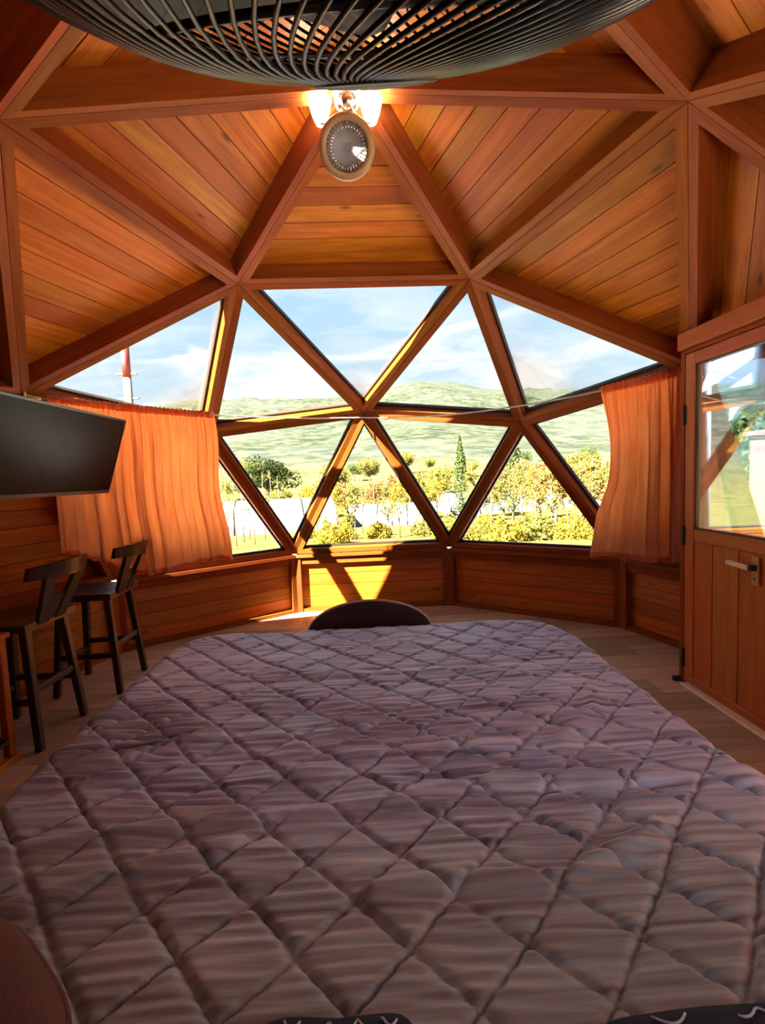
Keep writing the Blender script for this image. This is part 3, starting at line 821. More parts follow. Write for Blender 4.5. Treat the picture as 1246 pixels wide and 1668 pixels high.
cc = t.mix(yfac.outputs[0], c1, c2)
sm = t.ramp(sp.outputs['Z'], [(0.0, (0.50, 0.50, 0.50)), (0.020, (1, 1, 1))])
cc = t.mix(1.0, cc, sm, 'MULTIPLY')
b = t.n('ShaderNodeBsdfPrincipled'); b.inputs['Roughness'].default_value = 0.48; b.inputs['Specular IOR Level'].default_value = 0.6
b.inputs['Sheen Weight'].default_value = 0.25
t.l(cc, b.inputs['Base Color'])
bp = t.n('ShaderNodeBump', i_Strength=0.35, i_Distance=0.004)
t.l(t.noise(t.mapping(an.outputs['Vector'], (14, 90, 0)), 1.0, 4, 0.6, 0.4), bp.inputs['Height']); t.l(bp.outputs[0], b.inputs['Normal'])
finish(t, b.outputs[0])
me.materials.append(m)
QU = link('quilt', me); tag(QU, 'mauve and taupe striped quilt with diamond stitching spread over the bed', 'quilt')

# ------------------------------------------------------------------ dark navy cloth along the near edge of the quilt, and a brown cushion corner
def soft_cloth(name, outline_fn, nx, ny, mat, parent, th=0.02):
    V = []; F = []
    for j in range(ny):
        for i in range(nx):
            V.append(outline_fn(i/(nx-1), j/(ny-1)))
    for j in range(ny-1):
        for i in range(nx-1):
            F.append((j*nx+i, j*nx+i+1, (j+1)*nx+i+1, (j+1)*nx+i))
    me = new_mesh(name, V, F, mat, True)
    o = link(name, me, parent, Matrix.Identity(4))
    md = o.modifiers.new('thickness', 'SOLIDIFY'); md.thickness = th; md.offset = 1
    return o
def navy(name, x0, x1, yf, label, seed):
    rnd = random.Random(seed); ph = [rnd.uniform(0, 6) for _ in range(4)]
    root = empty(name, ((x0+x1)/2, yf-0.2, QZ)); tag(root, label, 'cloth')
    def edge_y(u): return yf + 0.003*math.sin(4*u+ph[0]) + 0.0015*math.sin(11*u+ph[1]) - 0.02*(abs(2*u-1)**12)
    def fn(u, v):
        x = x0+(x1-x0)*u; y_ = edge_y(u) - v*0.32
        z = QZ+0.034+0.016*math.sin(min(1, v*5)*math.pi/2)*(1-abs(2*u-1)**10) + 0.003*math.sin(7*u+ph[2]+3*v)
        return Vector((x, y_, z))
    soft_cloth('folded_cloth', fn, 40, 24, M_NAVY, root)
    for k in range(4):
        u0 = 0.15+0.22*k+rnd.uniform(-.05, .05)
        pts = [fn(min(0.98, u0+0.10*s), 0.03+0.05*abs(math.sin(3*s+k)))+Vector((0, 0, 0.003)) for s in np.linspace(0, 1, 9)]
        tube('stitching', pts, 0.0018, M_WHITETHREAD, root, 5)
    return root
navy('folded_navy_cloth', -0.17, 0.055, -1.645, 'dark navy cloth with pale stitching at the near middle of the quilt', 2)
navy('folded_navy_cloth', 0.30, 0.78, -1.662, 'dark navy cloth with pale stitching at the near corner towards the door', 5)
# rounded brown cushion
def cushion(name, c, rx, ry, rz_, ang, mat, label):
    root = empty(name, (c[0], c[1], c[2]-rz_)); tag(root, label, 'cushion')
    V = []; F = []; NS, NR = 48, 20
    for j in range(NR+1):
        f = math.pi*j/NR-math.pi/2
        for i in range(NS):
            a = 2*math.pi*i/NS
            cx = math.copysign(abs(math.cos(a))**0.6, math.cos(a)); sx_ = math.copysign(abs(math.sin(a))**0.6, math.sin(a))
            q = abs(math.cos(f))**0.55
            x, y_, z = rx*cx*q, ry*sx_*q, rz_*math.sin(f)
            V.append((c[0]+x*math.cos(ang)-y_*math.sin(ang), c[1]+x*math.sin(ang)+y_*math.cos(ang), c[2]+z))
    for j in range(NR):
        for i in range(NS):
            F.append((j*NS+i, j*NS+(i+1) % NS, (j+1)*NS+(i+1) % NS, (j+1)*NS+i))
    me = new_mesh('cover', V, F, mat, True); fix_normals(me); link('cover', me, root, Matrix.Identity(4))
    pts = []
    for i in range(NS):
        v = V[(NR//2)*NS+i]; pts.append(v)
    tube('piping', pts, 0.006, mat, root, 6, True)
    return root
cushion('brown_cushion', (-0.605, -1.705, QZ+0.080), 0.20, 0.155, 0.062, RAD(-38), M_BROWNCLOTH, 'smooth reddish-brown cushion at the near corner of the quilt')

# ------------------------------------------------------------------ bar stools
def stool(cx, cy, rz, label):
    root = empty('bar_stool', (cx, cy, 0), rz); tag(root, label, 'stool', 'bar stools by the left wall')
    T = wmat(root)
    W = lambda x, y_, z: T @ Vector((x, y_, z))
    # local: +x is the back side
    sh = 0.655
    V = []; F = []; NX, NY = 14, 14
    for sz in (0, 1):
        for j in range(NY):
            for i in range(NX):
                x = -0.19+0.38*i/(NX-1); y_ = -0.20+0.40*j/(NY-1)
                dish = -0.016*(1-(x/0.19)**2)*(1-(y_/0.20)**2)
                V.append(W(x, y_, sh + (dish if sz else -0.040)))
    q = NX*NY
    for j in range(NY-1):
        for i in range(NX-1):
            a = j*NX+i
            F.append((a, a+NX, a+NX+1, a+1)); F.append((q+a, q+a+1, q+a+NX+1, q+a+NX))
    for i in range(NX-1):
        F.append((i, i+1, q+i+1, q+i)); a = (NY-1)*NX+i; F.append((a, q+a, q+a+1, a+1))
    for j in range(NY-1):
        a = j*NX; F.append((a, q+a, q+a+NX, a+NX)); a = j*NX+NX-1; F.append((a, a+NX, q+a+NX, q+a))
    local_obj('seat', V, F, T.to_3x3() @ Vector((0, 1, 0)), Vector((0, 0, 1)), M_DARKWOOD, root)
    feet = {}
    for sx_ in (-1, 1):
        for sy_ in (-1, 1):
            a = (sx_*0.145, sy_*0.145, sh-0.04); b_ = (sx_*0.195, sy_*0.185, 0.0); feet[sx_, sy_] = (Vector(a), Vector(b_))
            bar('leg', W(*a), W(*b_), 0.042, 0.042, M_DARKWOOD, root, up=T.to_3x3() @ Vector((1, 0, 0)), taper=0.85)
    def at_(k, z):
        a, b_ = feet[k]; f = (a.z-z)/(a.z-b_.z); return W(*(a.lerp(b_, f)))
    for k1, k2, z in (((-1, -1), (-1, 1), 0.20), ((1, -1), (1, 1), 0.30), ((-1, -1), (1, -1), 0.25), ((-1, 1), (1, 1), 0.25)):
        bar('stretcher', at_(k1, z), at_(k2, z), 0.022, 0.034, M_DARKWOOD, root)
    # curved back rail on a V-shaped splat
    V = []; F = []; N = 17
    for i in range(N):
        s = -1+2*i/(N-1); y_ = 0.235*s; xo = 0.315-0.075*s*s; lift = 0.018*s*s
        hh = 0.085-0.020*s*s
        for dx, dz in ((-0.011, 0), (0.011, 0), (0.016, 1), (-0.006, 1)):
            V.append(W(xo+dx+0.012*dz, y_, 0.872+lift*0.5+(hh if dz else 0)))
    for i in range(N-1):
        a = i*4
        for k in range(4):
            F.append((a+k, a+(k+1) % 4, a+4+(k+1) % 4, a+4+k))
    F += [(0, 1, 2, 3), tuple((N-1)*4+k for k in (3, 2, 1, 0))]
    local_obj('back_rail', V, F, T.to_3x3() @ Vector((0, 1, 0)), Vector((0, 0, 1)), M_DARKWOOD, root)
    for s in (-1, 1):
        p = [W(0.175, s*0.02, sh-0.035), W(0.175, s*0.105, sh-0.035), W(0.29, s*0.165, 0.90), W(0.29, s*0.085, 0.90)]
        ex = p[3]-p[0]; nn = (p[1]-p[0]).cross(p[3]-p[0]).normalized()*0.011
        hexa('splat', [v-nn for v in p]+[v+nn for v in p], ex, nn, M_DARKWOOD, root)
    p = [W(0.172, -0.06, sh-0.03), W(0.172, 0.06, sh-0.03), W(0.225, 0.05, 0.765), W(0.225, -0.05, 0.765)]
    nn = (p[1]-p[0]).cross(p[3]-p[0]).normalized()*0.012
    hexa('splat_base', [v-nn for v in p]+[v+nn for v in p], p[3]-p[0], nn, M_DARKWOOD, root)
    return root
stool(-1.905, 0.265, RAD(0), 'dark wooden bar stool nearer the open side table')
stool(-1.840, 0.885, RAD(3), 'dark wooden bar stool farther along the wall, under the orange curtain')

# ------------------------------------------------------------------ open side table at the left edge
TB = empty('side_table', (-1.99, -0.24, 0)); tag(TB, 'light wooden open side table at the edge beside the near bar stool', 'table')
for lx in (-2.18, -1.80):
    for ly in (-0.52, 0.0): box('leg', lx-0.018, lx+0.022, ly-0.02, ly+0.02, 0.03, 0.615, M_WALL, TB, 'z')
box('table_top', -2.22, -1.765, -0.56, 0.035, 0.615, 0.64, M_WALL, TB, 'y')
box('lower_shelf', -2.20, -1.782, -0.54, 0.015, 0.10, 0.118, M_DARKWOOD, TB, 'y')
for lx in (-2.18, -1.79): box('foot_rail', lx-0.022, lx+0.024, -0.56, 0.035, 0.0, 0.032, M_WALL, TB, 'y')
box('back_panel', -2.205, -2.198, -0.52, 0.0, 0.118, 0.615, M_DARKWOOD, TB, 'y', 0)

# ------------------------------------------------------------------ television on an arm
TV = empty('television', (-2.2, 0.36, 1.5)); tag(TV, 'black flat television tilted down on a wall arm', 'television')
c = Vector((-1.575, 0.265, 1.515)); nrm = Vector((0.456, 0, -0.150)).normalized(); upv = Vector((0.150, 0, 0.456)).normalized()
ylen, hh = 0.525, 0.238
def tvq(name, ya, yb, ha, hb, d0, d1, mat, parent, bev=0.003):
    p = []
    for dd in (d0, d1):
        p += [c+Vector((0, ya, 0))+upv*ha+nrm*dd, c+Vector((0, yb, 0))+upv*ha+nrm*dd, c+Vector((0, yb, 0))+upv*hb+nrm*dd, c+Vector((0, ya, 0))+upv*hb+nrm*dd]
    return hexa(name, p, Vector((0, 1, 0)), nrm, mat, parent)
body = tvq('body', -ylen, ylen, -hh, hh, -0.035, 0.0, M_BLACK, TV)
tvq('rear_cover', -0.30, 0.30, -0.19, 0.12, -0.075, -0.035, M_BLACK, TV)
tvq('screen', -ylen+0.012, ylen-0.012, -hh+0.020, hh-0.012, 0.0, 0.0015, M_SCREEN, TV)
for ya, yb, ha, hb in ((-ylen, ylen, -hh, -hh+0.020), (-ylen, ylen, hh-0.012, hh), (-ylen, -ylen+0.012, -hh+0.02, hh-0.012), (ylen-0.012, ylen, -hh+0.02, hh-0.012)):
    tvq('bezel', ya, yb, ha, hb, 0.0, 0.004, M_BLACK, TV)
bar('arm', c-nrm*0.075, (-2.14, 0.30, 1.66), 0.05, 0.035, M_STEELDARK, TV)
bar('arm', (-2.12, 0.30, 1.66), (-2.28, 0.22, 1.62), 0.05, 0.035, M_STEELDARK, TV)
bar('wall_plate', (-2.29, 0.215, 1.48), (-2.25, 0.215, 1.76), 0.12, 0.015, M_STEELDARK, TV, up=(1, 0.2, 0.3))

# ------------------------------------------------------------------ ceiling lamp at the apex
LP = empty('ceiling_lamp', (0.0, -0.01, 3.03)); tag(LP, 'ceiling lamp at the dome apex with two lit cups and a beige-ringed spot', 'lamp')
lathe('mount_plate', [(0.0, 0.03), (0.075, 0.03), (0.08, 0.0), (0.055, -0.02), (0.0, -0.022)], M_CHROME, LP, Matrix.Translation((0.0, -0.02, 3.02)))
tube('stem', [(0.0, -0.03, 3.01), (-0.003, -0.06, 2.97)], 0.012, M_CHROME, LP)
def ballp(r, n=14): return [(r*math.cos(a), r*math.sin(a)) for a in np.linspace(-math.pi/2, math.pi/2, n)]
lathe('glass_ball', ballp(0.056), M_CLEAR, LP, Matrix.Translation((-0.004, -0.10, 2.945)))
lathe('ball_core', ballp(0.03), M_CHROME, LP, Matrix.Translation((-0.004, -0.095, 2.945)))
# spot aimed at the room: ring, ribbed glass, shell
ax_ = (Vector((0.0, -0.86, -0.50))).normalized()
SM = frame((-0.013, -0.10, 2.752), (1, 0, 0), ax_)
sp_ = lathe('spot_shell', [(0.03, -0.10), (0.05, -0.09), (0.085, -0.05), (0.108, -0.008), (0.108, 0.0), (0.10, 0.0), (0.078, -0.045), (0.03, -0.085)], M_BEIGE, LP, SM)
lathe('spot_ring', [(0.090, 0.012), (0.100, 0.020), (0.116, 0.016), (0.122, 0.0), (0.118, -0.014), (0.106, -0.018), (0.090, -0.004)], M_BEIGE, LP, SM, 48)
gl = lathe('spot_glass', [(0.0, 0.018), (0.03, 0.017), (0.06, 0.013), (0.092, 0.004)], M_CLEAR, LP, SM, 48)
for k in range(36):
    a = 2*math.pi*k/36
    p0 = SM @ Vector((0.062*math.cos(a), 0.062*math.sin(a), 0.011)); p1 = SM @ Vector((0.090*math.cos(a), 0.090*math.sin(a), 0.005))
    tube('glass_rib', [p0, p1], 0.0022, M_CHROME, gl, 5)
lathe('reflector', [(0.0, -0.040), (0.03, -0.038), (0.065, -0.024), (0.092, -0.004)], M_REFL, LP, SM, 48)
lathe('bulb', ballp(0.020, 10), M_CLEAR, LP, SM @ Matrix.Translation((0, 0, -0.03)))
tube('arm', [(-0.003, -0.07, 2.95), (-0.005, -0.05, 2.88), (-0.008, -0.02, 2.815)], 0.010, M_CHROME, LP)
# two glass cups, open upwards, with lit bulbs
LAMP_W = 4.0
for sx_ in (-1, 1):
    cx_ = -0.012+sx_*0.112
    cup = lathe('glass_cup', [(0.022, -0.062), (0.034, -0.030), (0.050, 0.030), (0.052, 0.030), (0.037, -0.030), (0.022, -0.066), (0.0, -0.066)], M_FROST, LP, Matrix.Translation((cx_, -0.06, 2.945)), 28)
    lathe('bulb', ballp(0.018, 10), M_BULB, LP, Matrix.Translation((cx_, -0.06, 2.935)))
    tube('arm', [(-0.004, -0.07, 2.965), (cx_*0.5, -0.06, 2.885), (cx_, -0.06, 2.882)], 0.007, M_CHROME, LP)
    pl = bpy.data.lights.new('cup_light', 'POINT'); pl.energy = LAMP_W; pl.color = (1.0, 0.86, 0.70); pl.shadow_soft_size = 0.02
    po = bpy.data.objects.new('cup_light', pl); COL.objects.link(po); po.parent = LP
    po.matrix_basis = wmat(LP).inverted() @ Matrix.Translation((cx_, -0.06, 2.972))

# ------------------------------------------------------------------ caged fan hung over the head of the bed
FAN_POLE = CAM_POS + px_ray(615, 133)*0.60
fa = Vector((0.05, 0.60, -0.80)).normalized()          # direction the fan faces
FD = 0.085; FRR = 0.315
FANC = FAN_POLE - fa*FD
FM = frame(FANC, (1, -0.05, 0), fa)
FN = empty('fan', tuple(FANC - fa*0.30)); tag(FN, 'black wire-caged fan hanging above the near end of the bed', 'fan')
def gprof(r, depth, p=2.6): return depth*(1-(r/FRR)**p)
NW = 88
def wire_mesh(depth, sgn, swirl, nm):
    pts = []
    for i in range(13):
        r = 0.055+(FRR-0.055)*i/12; a = swirl*(1-r/FRR)**1.3
        pts.append((r*math.cos(a), r*math.sin(a), sgn*gprof(r, depth)))
    pts.append((FRR+0.003, 0, -0.012*sgn))
    V, F = tube_data(pts, 0.0019, 5)
    me = new_mesh(nm, V, F, M_BLACKMETAL, True); return me
mf = wire_mesh(FD, 1, 1.1, 'guard_wire'); mb = wire_mesh(0.11, -1, -0.5, 'guard_wire')
for k in range(NW):
    R_ = Matrix.Rotation(2*math.pi*k/NW, 4, 'Z')
    link('front_guard_wire', mf, FN, FM @ R_); link('rear_guard_wire', mb, FN, FM @ R_)
def ring(nm, r, z, rad, seg=72):
    V, F = tube_data([(r*math.cos(2*math.pi*i/seg), r*math.sin(2*math.pi*i/seg), z) for i in range(seg)], rad, 8, True)
    me = new_mesh(nm, V, F, M_BLACKMETAL, True); link(nm, me, FN, FM)
ring('rim_ring', FRR+0.003, 0.0, 0.009); ring('guard_ring', 0.20, gprof(0.20, FD)-0.004, 0.003); ring('guard_ring', 0.055, FD-0.001, 0.004); ring('guard_ring', 0.20, -gprof(0.20, 0.11)+0.004, 0.003)
lathe('front_cap', [(0.0, FD+0.006), (0.045, FD+0.004), (0.058, FD-0.004), (0.055, FD-0.012)], M_BLACK, FN, FM)
lathe('motor', [(0.0, -0.19), (0.06, -0.185), (0.085, -0.16), (0.09, -0.06), (0.05, -0.04), (0.05, 0.02), (0.0, 0.025)], M_BLACK, FN, FM)
for k in range(5):
    V = []; F = []; N = 9
    for i in range(N):
        f = i/(N-1); r = 0.045+0.235*f
        wd = 0.07+0.14*math.sin(math.pi*min(1, f*0.80+0.1)); tw = 0.75-0.30*f
        for s in (-1, 1):
            V.append((r, s*wd*0.9, s*wd*math.tan(tw)*0.42)); 
    for i in range(N-1): F.append((2*i, 2*i+2, 2*i+3, 2*i+1))
    me = new_mesh('blade', V, F, M_BLACK, True)
    o = link('blade', me, FN, FM @ Matrix.Rotation(2*math.pi*k/5, 4, 'Z') @ Matrix.Translation((0, 0, -0.025)))
    md = o.modifiers.new('thickness', 'SOLIDIFY'); md.thickness = 0.003
tube('hanger', [FANC-fa*0.18, FANC-fa*0.30, FANC-fa*0.36+Vector((0, 0, 0.06)), FANC-fa*0.36+Vector((0, -0.02, 0.17))], 0.016, M_BLACK, FN)

# ------------------------------------------------------------------ outside: ground, hillside, trees, sheds, mast
def ground_z(x, y):
    r = math.hypot(x, y); az = math.atan2(x, y)
    z = -0.16 - 3.6*min(1, max(0, (r-7.5)/42))**0.8
    if r > 60:
        k = min(1, (r-60)/1300)
        ridge_h = 206 + 42*math.exp(-((az-0.13)/0.16)**2) + 20*math.exp(-((az+0.28)/0.2)**2) + 14*mnoise.noise(Vector((math.sin(az)*9, math.cos(az)*9, 5)))
        s = k*k*(3-2*k)*0.55+k*0.45
        front = max(0.10, math.cos(max(-1.57, min(1.57, az*0.85))))
        z += s*ridge_h*front
        z += k*26*(1-k*0.6)*mnoise.fractal(Vector((x*0.007, y*0.007, 2.0)), 0.8, 2.0, 6)
    return z
rings = [2.75, 3.2, 4, 5, 6.5, 8, 10, 13, 16, 20, 25, 31, 38, 46, 56, 66]
while rings[-1] < 1700: rings.append(rings[-1]*1.055)
azs = [-180+3*i for i in range(0, 37)] + [-70+1.0*i for i in range(1, 141)] + [70+3*i for i in range(1, 37)]
V = []; F = []; na = len(azs)
for r in rings:
    for a in azs:
        x, y = r*math.sin(RAD(a)), r*math.cos(RAD(a)); V.append((x, y, ground_z(x, y)))
for i in range(len(rings)-1):
    for k in range(na-1):
        F.append((i*na+k, i*na+k+1, (i+1)*na+k+1, (i+1)*na+k))
m, t = material('hillside')
geo = t.n('ShaderNodeNewGeometry'); pos = geo.outputs['Position']
ln = t.n('ShaderNodeVectorMath', operation='LENGTH'); t.l(pos, ln.inputs[0])
bush = t.noise(t.mapping(pos, (1, 1, 1)), 0.085, 9, 0.78)
big = t.noise(pos, 0.008, 5, 0.55)
far = t.ramp(bush, [(0.43, (0.0063, 0.0111, 0.0066)), (0.50, (0.0222, 0.0285, 0.0161)), (0.57, (0.0454, 0.0507, 0.0318))])
far = t.mix(t.ramp(big, [(0.40, (0, 0, 0)), (0.65, (0.6, 0.6, 0.6))]), far, (0.0422, 0.0486, 0.0422))
gr = t.noise(pos, 0.8, 6, 0.65)
near = t.ramp(gr, [(0.35, (0.0541, 0.0429, 0.0099)), (0.55, (0.0990, 0.0785, 0.0158)), (0.7, (0.1214, 0.1030, 0.0317))])
dist = t.n('ShaderNodeMapRange'); dist.inputs['From Min'].default_value = 55; dist.inputs['From Max'].default_value = 170; t.l(ln.outputs['Value'], dist.inputs['Value'])
b = t.n('ShaderNodeBsdfPrincipled'); b.inputs['Roughness'].default_value = 0.95; b.inputs['Specular IOR Level'].default_value = 0.1
grv = t.n('ShaderNodeMapRange'); grv.inputs['From Min'].default_value = 7.6; grv.inputs['From Max'].default_value = 8.4
t.l(t.math('ADD', ln.outputs['Value'], t.math('MULTIPLY', gr, 0.8)), grv.inputs['Value'])
pale = t.ramp(t.noise(pos, 9.0, 4), [(0.3, (0.68, 0.66, 0.63)), (0.7, (0.84, 0.82, 0.79))])  # unseen bright gravel ring, added to bounce sunlight up into the dome
near = t.mix(grv.outputs[0], pale, near)
t.l(t.mix(dist.outputs[0], near, far), b.inputs['Base Color']); finish(t, b.outputs[0])
me = new_mesh('hillside', V, F, m, True); HL = link('hillside', me); tag(HL, 'dry golden ground rising to a pale green mountainside outside', 'hillside', kind='structure')

def leaf_cloud(n, shape, size, rng):
    """n small leaf quads inside a volume; shape(u,v,w)->(x,y,z)"""
    V = []; F = []
    for _ in range(n):
        p = Vector(shape(rng)); q = Vector((rng.gauss(0, 1), rng.gauss(0, 1), rng.gauss(0, 1))).normalized()
        u = q.orthogonal().normalized(); v = q.cross(u); s = size*rng.uniform(0.6, 1.3)
        k = len(V)
        V += [p+u*s, p+v*s*0.6, p-u*s, p-v*s*0.6]; F.append((k, k+1, k+2, k+3))
    return V, F
PROTO = {}
ONES = 'first second third fourth fifth sixth seventh eighth ninth tenth eleventh twelfth thirteenth fourteenth fifteenth sixteenth seventeenth eighteenth nineteenth'.split()
def ordinal(n):
    if n < 20: return ONES[n-1]
    t_, o_ = divmod(n, 10); tens = {2: 'twent', 3: 'thirt', 4: 'fort'}[t_]
    return tens+'ieth' if o_ == 0 else tens+'y-'+ONES[o_-1]
TAKEN = []
def spot(px, d, rad):
    """first free place at or behind the wanted distance"""
    while True:
        x, y = at_px(px, d)
        if all(math.hypot(x-a, y-b) > rad+r for a, b, r in TAKEN):
            TAKEN.append((x, y, rad)); return x, y
        d += 0.6
def grove(kind, spec, radf, text, group, name, mats, cat='tree', spread=1.0):
    for i, (px, d, h) in enumerate(sorted(spec)):
        x, y = spot(px, d, h*radf*spread)
        tree(kind, x, y, h, text % ordinal(i+1), cat, group, mat=random.choice(mats), name=name, spread=spread)

def tree(kind, x, y, h, label, cat='tree', group=None, spread=1.0, mat=None, name='tree', seed=None):
    """kinds: cypress, round, airy (slender with sparse leaves), bare (thin stem and a few twigs), shrub"""
    z0 = ground_z(x, y)
    root = empty(name, (x, y, z0-0.05), random.uniform(0, 6.28)); tag(root, label, cat, group)
    key = (kind, seed if seed is not None else random.randint(0, 2), mat.name if mat else '')
    if key not in PROTO:
        rng = random.Random(hash(str(key)) % 1000 if False else sum(map(ord, str(key))))
        if kind == 'cypress':
            def sh(r):
                f = r.random()**0.8; a = r.uniform(0, 6.28); rad = 0.095*math.sin(math.pi*(0.10+0.9*f)**0.75)*math.sqrt(r.random())
                return (rad*math.cos(a), rad*math.sin(a), 0.10+0.90*f)
            V, F = leaf_cloud(2600, sh, 0.014, rng); stems = [([(0, 0, 0), (0, 0, 0.6)], 0.012)]
        elif kind == 'round':
            blobs = [(rng.uniform(-.26, .26), rng.uniform(-.26, .26), rng.uniform(.45, .82), rng.uniform(.12, .22)) for _ in range(14)]
            def sh(r):
                b_ = r.choice(blobs); d = Vector((r.gauss(0, 1), r.gauss(0, 1), r.gauss(0, 1))).normalized()*b_[3]*r.random()**0.33
                return (b_[0]+d.x, b_[1]+d.y, b_[2]+d.z)
            V, F = leaf_cloud(3000, sh, 0.024, rng)
            stems = [([(0, 0, 0), (0.01, 0, 0.3), (0, 0.01, 0.55)], 0.03)] + [([(0, 0, 0.3), (b_[0]*.6, b_[1]*.6, b_[2]*.8), b_[:3]], 0.012) for b_ in blobs[:6]]
        elif kind == 'airy':
            tips = []; stems = [([(0, 0, 0), (0.008, 0.004, 0.5), (0, 0, 0.97)], 0.010)]
            for k in range(16):
                zb = rng.uniform(0.25, 0.85); a = rng.uniform(0, 6.28); L = 0.16*(1.15-zb)
                tip = (L*math.cos(a), L*math.sin(a), zb+L*1.1); tips.append(((0, 0, zb), tip)); stems.append(([(0, 0, zb), tip], 0.004))
            def sh(r):
                b_, tp = r.choice(tips); f = r.random()**0.6
                return tuple(b_[i]+(tp[i]-b_[i])*f+r.gauss(0, .018) for i in range(3))
            V, F = leaf_cloud(1100, sh, 0.013, rng)
        elif kind == 'bare':
            stems = [([(0, 0, 0), (0.006, -0.004, 0.5), (-0.004, 0.004, 1.0)], 0.008)]; tips = []
            for k in range(12):
                zb = rng.uniform(0.3, 0.95); a = rng.uniform(0, 6.28); L = 0.09*(1.2-zb)
                tip = (L*math.cos(a), L*math.sin(a), zb+L*1.2); tips.append(tip); stems.append(([(0, 0, zb), tip], 0.003))
            def sh(r):
                tp = r.choice(tips); return tuple(tp[i]+r.gauss(0, .02) for i in range(3))
            V, F = leaf_cloud(160, sh, 0.009, rng)
        else:
            def sh(r):
                d = Vector((r.gauss(0, 1), r.gauss(0, 1), abs(r.gauss(0, 1)))).normalized()*r.random()**0.4
                return (d.x*0.55, d.y*0.55, 0.05+d.z*0.75*(0.8+0.2*math.sin(7*d.x)))
            V, F = leaf_cloud(1500, sh, 0.05, rng); stems = [([(0, 0, 0), (0.05, 0.02, 0.5)], 0.02), ([(0, 0, 0), (-0.12, 0.06, 0.45)], 0.015)]
        cm = new_mesh('crown', V, F, mat or M_GOLD)
        SV = []; SF = []
        for pts, r in stems:
            n_pts = len(pts); v_, f_ = tube_data(pts, [r*(1-0.65*i/(n_pts-1)) for i in range(n_pts)], 6)
            o_ = len(SV); SV += v_; SF += [tuple(i+o_ for i in f) for f in f_]
        PROTO[key] = (cm, new_mesh('trunk', SV, SF, M_BARK, True))
    cm, sm_ = PROTO[key]
    S = Matrix.Diagonal((h*spread, h*spread, h, 1))
    for nm, me_ in (('trunk', sm_), ('crown', cm)):
        o = bpy.data.objects.new(nm, me_); COL.objects.link(o); o.parent = root; o.matrix_basis = S
    return root
def at_px(px, dist):
    """ground position in the direction of an image column, at a forward distance"""
    d = px_ray(px, 834); return CAM_POS.x+d.x/d.y*dist, CAM_POS.y+dist
# the growing tunnels' ground, kept clear of trees
for px, d, hw in ((385, 40, 8), (620, 42, 5), (850, 62, 10)):
    for k in (-1, -0.5, 0, 0.5, 1):
        x, y = at_px(px, d); TAKEN.append((x+k*hw*0.9, y, 4.2))
# the named trees
x, y = spot(752, 50, 1.1); tree('cypress', x, y, 9.0, 'slim green cypress alone in the middle of a window', mat=M_GREEN, name='cypress_tree', seed=1)
x, y = spot(836, 44, 1.1); tree('cypress', x, y, 10.2, 'taller slim green cypress among golden trees beside a strut', mat=M_GREEN, name='cypress_tree', seed=2)
x, y = spot(440, 75, 4.5); tree('round', x, y, 8.2, 'dark green round-crowned tree on the slope', mat=M_DKGREEN, name='round_tree', spread=1.25, seed=1)
grove('bare', ((370, 22, 3.6), (395, 24, 3.6), (412, 21, 3.2), (430, 26, 3.8), (300, 24, 3.6), (330, 25, 3.8), (352, 23, 3.5), (455, 25, 3.4), (610, 23, 3.0), (668, 25, 3.4), (590, 26, 3.2), (530, 24, 3.0), (362, 19, 3.2), (382, 20, 3.4), (405, 27, 3.8), (443, 22, 3.4)),
      0.10, '%s thin nearly bare sapling counting from the orange curtain', 'bare saplings', 'sapling', (M_GOLDG,))
grove('airy', ((515, 20, 2.8), (548, 22, 3.1), (577, 19, 2.7), (632, 21, 3.0), (650, 19, 2.9), (690, 20, 2.8), (770, 18, 3.0), (800, 21, 3.4), (822, 19, 3.2), (850, 23, 3.8), (872, 19, 3.4), (898, 21, 3.4), (925, 18, 3.2), (945, 22, 3.6), (965, 20, 3.4), (1000, 21, 3.8), (1040, 19, 3.6), (1090, 20, 3.6)),
      0.14, '%s slender sparse yellow tree counting from the orange curtain', 'young yellow trees', 'young_tree', (M_GOLD, M_GOLDG))
grove('round', ((700, 48, 5.0), (655, 46, 4.4), (612, 47, 4.6), (570, 46, 4.4), (880, 36, 5.2), (905, 30, 4.4), (950, 33, 5.0), (800, 50, 5.0), (780, 38, 3.8), (980, 42, 6.0), (1010, 36, 5.2), (540, 50, 5.0), (505, 56, 4.6), (1050, 42, 6.2), (720, 62, 6.0), (455, 56, 4.2), (640, 64, 5.6)),
      0.52, '%s golden round-crowned tree counting from the orange curtain', 'golden trees', 'golden_tree', (M_GOLD, M_GOLDG, M_RUST))
grove('shrub', [(random.uniform(485, 1100), random.uniform(14, 30), random.uniform(0.6, 1.3)) for i in range(36)],
      0.52, '%s low golden shrub counting from the orange curtain', 'golden shrubs', 'shrub', (M_GOLD, M_GOLD, M_GOLDG), 'shrub')
grove('round', [(random.uniform(360, 1080), random.uniform(72, 125), random.uniform(4, 7)) for i in range(26)],
      0.40, '%s distant yellow-green tree counting from the orange curtain', 'distant trees', 'distant_tree', (M_GOLDG, M_GOLDG, M_GREEN))

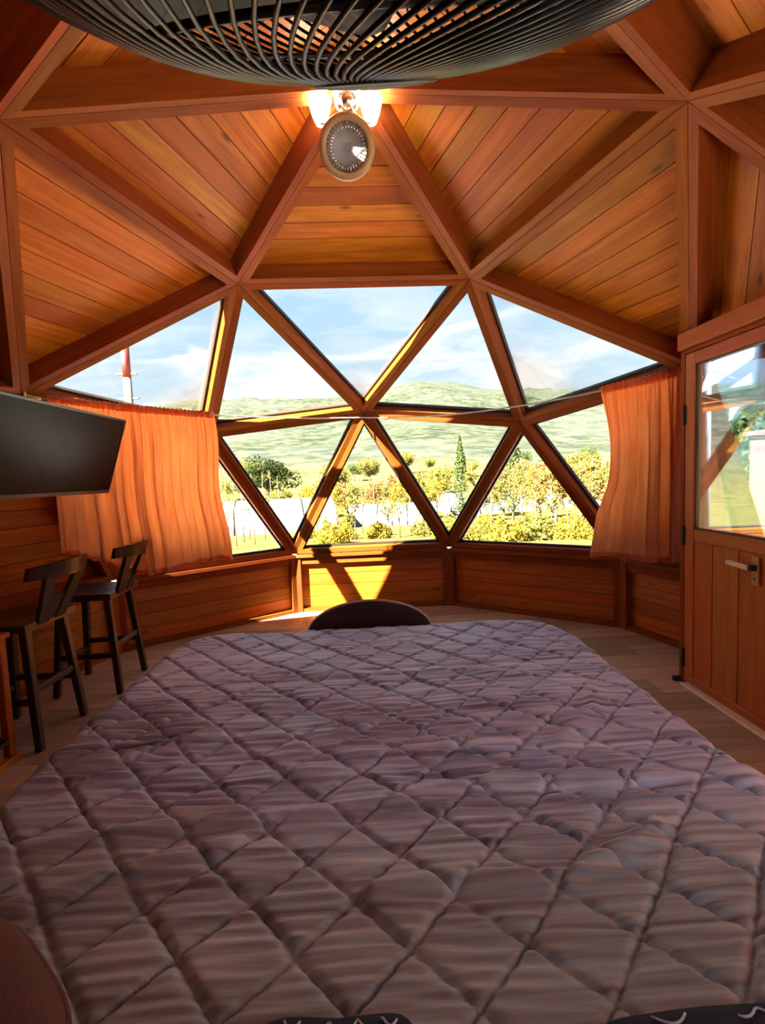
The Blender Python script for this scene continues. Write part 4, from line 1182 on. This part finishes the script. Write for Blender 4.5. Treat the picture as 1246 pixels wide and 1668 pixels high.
# white film-covered sheds (growing tunnels)
def shed(px, d, wd, ln_, h, rz, label):
    x, y = at_px(px, d); z0 = ground_z(x, y)-0.2
    root = empty('growing_tunnel', (x, y, z0), rz); tag(root, label, 'greenhouse', 'white growing tunnels')
    T = wmat(root); N = 12; V = []; F = []
    for s in (-ln_/2, ln_/2):
        for i in range(N+1):
            a = math.pi*i/N; V.append(T @ Vector((s, -wd/2*math.cos(a), h*math.sin(a)**0.7)))
    for i in range(N): F.append((i, i+1, N+2+i, N+1+i))
    F.append(tuple(range(N+1))[::-1]); F.append(tuple(range(N+1, 2*N+2)))
    me = new_mesh('film_cover', V, F, M_WHITESHEET); fix_normals(me); link('film_cover', me, root, Matrix.Identity(4))
    for k in range(7):
        s = -ln_/2+ln_*k/6
        tube('hoop', [T @ Vector((s, -wd/2*1.01*math.cos(math.pi*i/N), h*1.01*math.sin(math.pi*i/N)**0.7)) for i in range(N+1)], 0.05, M_STEELDARK, root, 5)
    return root
shed(385, 40, 8, 16, 3.0, RAD(12), 'long white growing tunnel behind the bare saplings')
shed(640, 44, 6, 8, 2.2, RAD(-5), 'short white growing tunnel showing through the central window')
shed(850, 62, 8, 22, 2.6, RAD(8), 'far white growing tunnel behind the golden trees')

# striped mast
MS = empty('mast', (-7.85, 13.8, ground_z(-7.85, 13.8))); tag(MS, 'tall slim mast painted white with red bands', 'mast')
zb = ground_z(-7.85, 13.8)
def mseg(nm, z0, z1, mat): tube(nm, [(-7.85, 13.8, z0), (-7.85, 13.8, z1)], 0.13, mat, MS, 14)
mseg('white_band', zb, 4.9, M_MASTWHITE); mseg('red_band', 4.9, 5.9, M_MASTRED); mseg('white_band', 5.9, 7.0, M_MASTWHITE); mseg('red_band', 7.0, 8.0, M_MASTRED)
for zc in (4.2, 5.0): 
    mb_ = box('crossarm', -8.2, -7.5, 13.76, 13.84, zc, zc+0.06, M_MASTWHITE, MS, 'x', 0.01)

# pink outbuilding and a leafy shrub beyond the door glass
PK = empty('pink_outbuilding', (8.2, 2.6, ground_z(8.2, 2.6))); tag(PK, 'pink plastered outbuilding seen through the door glass', 'building')
zb = ground_z(8.2, 2.6)-0.2
box('wall', 6.3, 9.8, 0.6, 5.42, zb, 1.72, M_PINK, PK, 'y', 0.01)
box('roof', 6.22, 9.9, 0.5, 5.47, 1.72, 1.80, M_PINK, PK, 'y', 0.01)
box('window', 6.27, 6.32, 1.6, 2.6, 0.6, 1.5, M_BLACK, PK, 'y', 0.0)
tree('round', 7.9, 7.0, 3.3, 'green leafy tree behind the pink outbuilding', mat=M_GREEN, name='leafy_tree', seed=3)
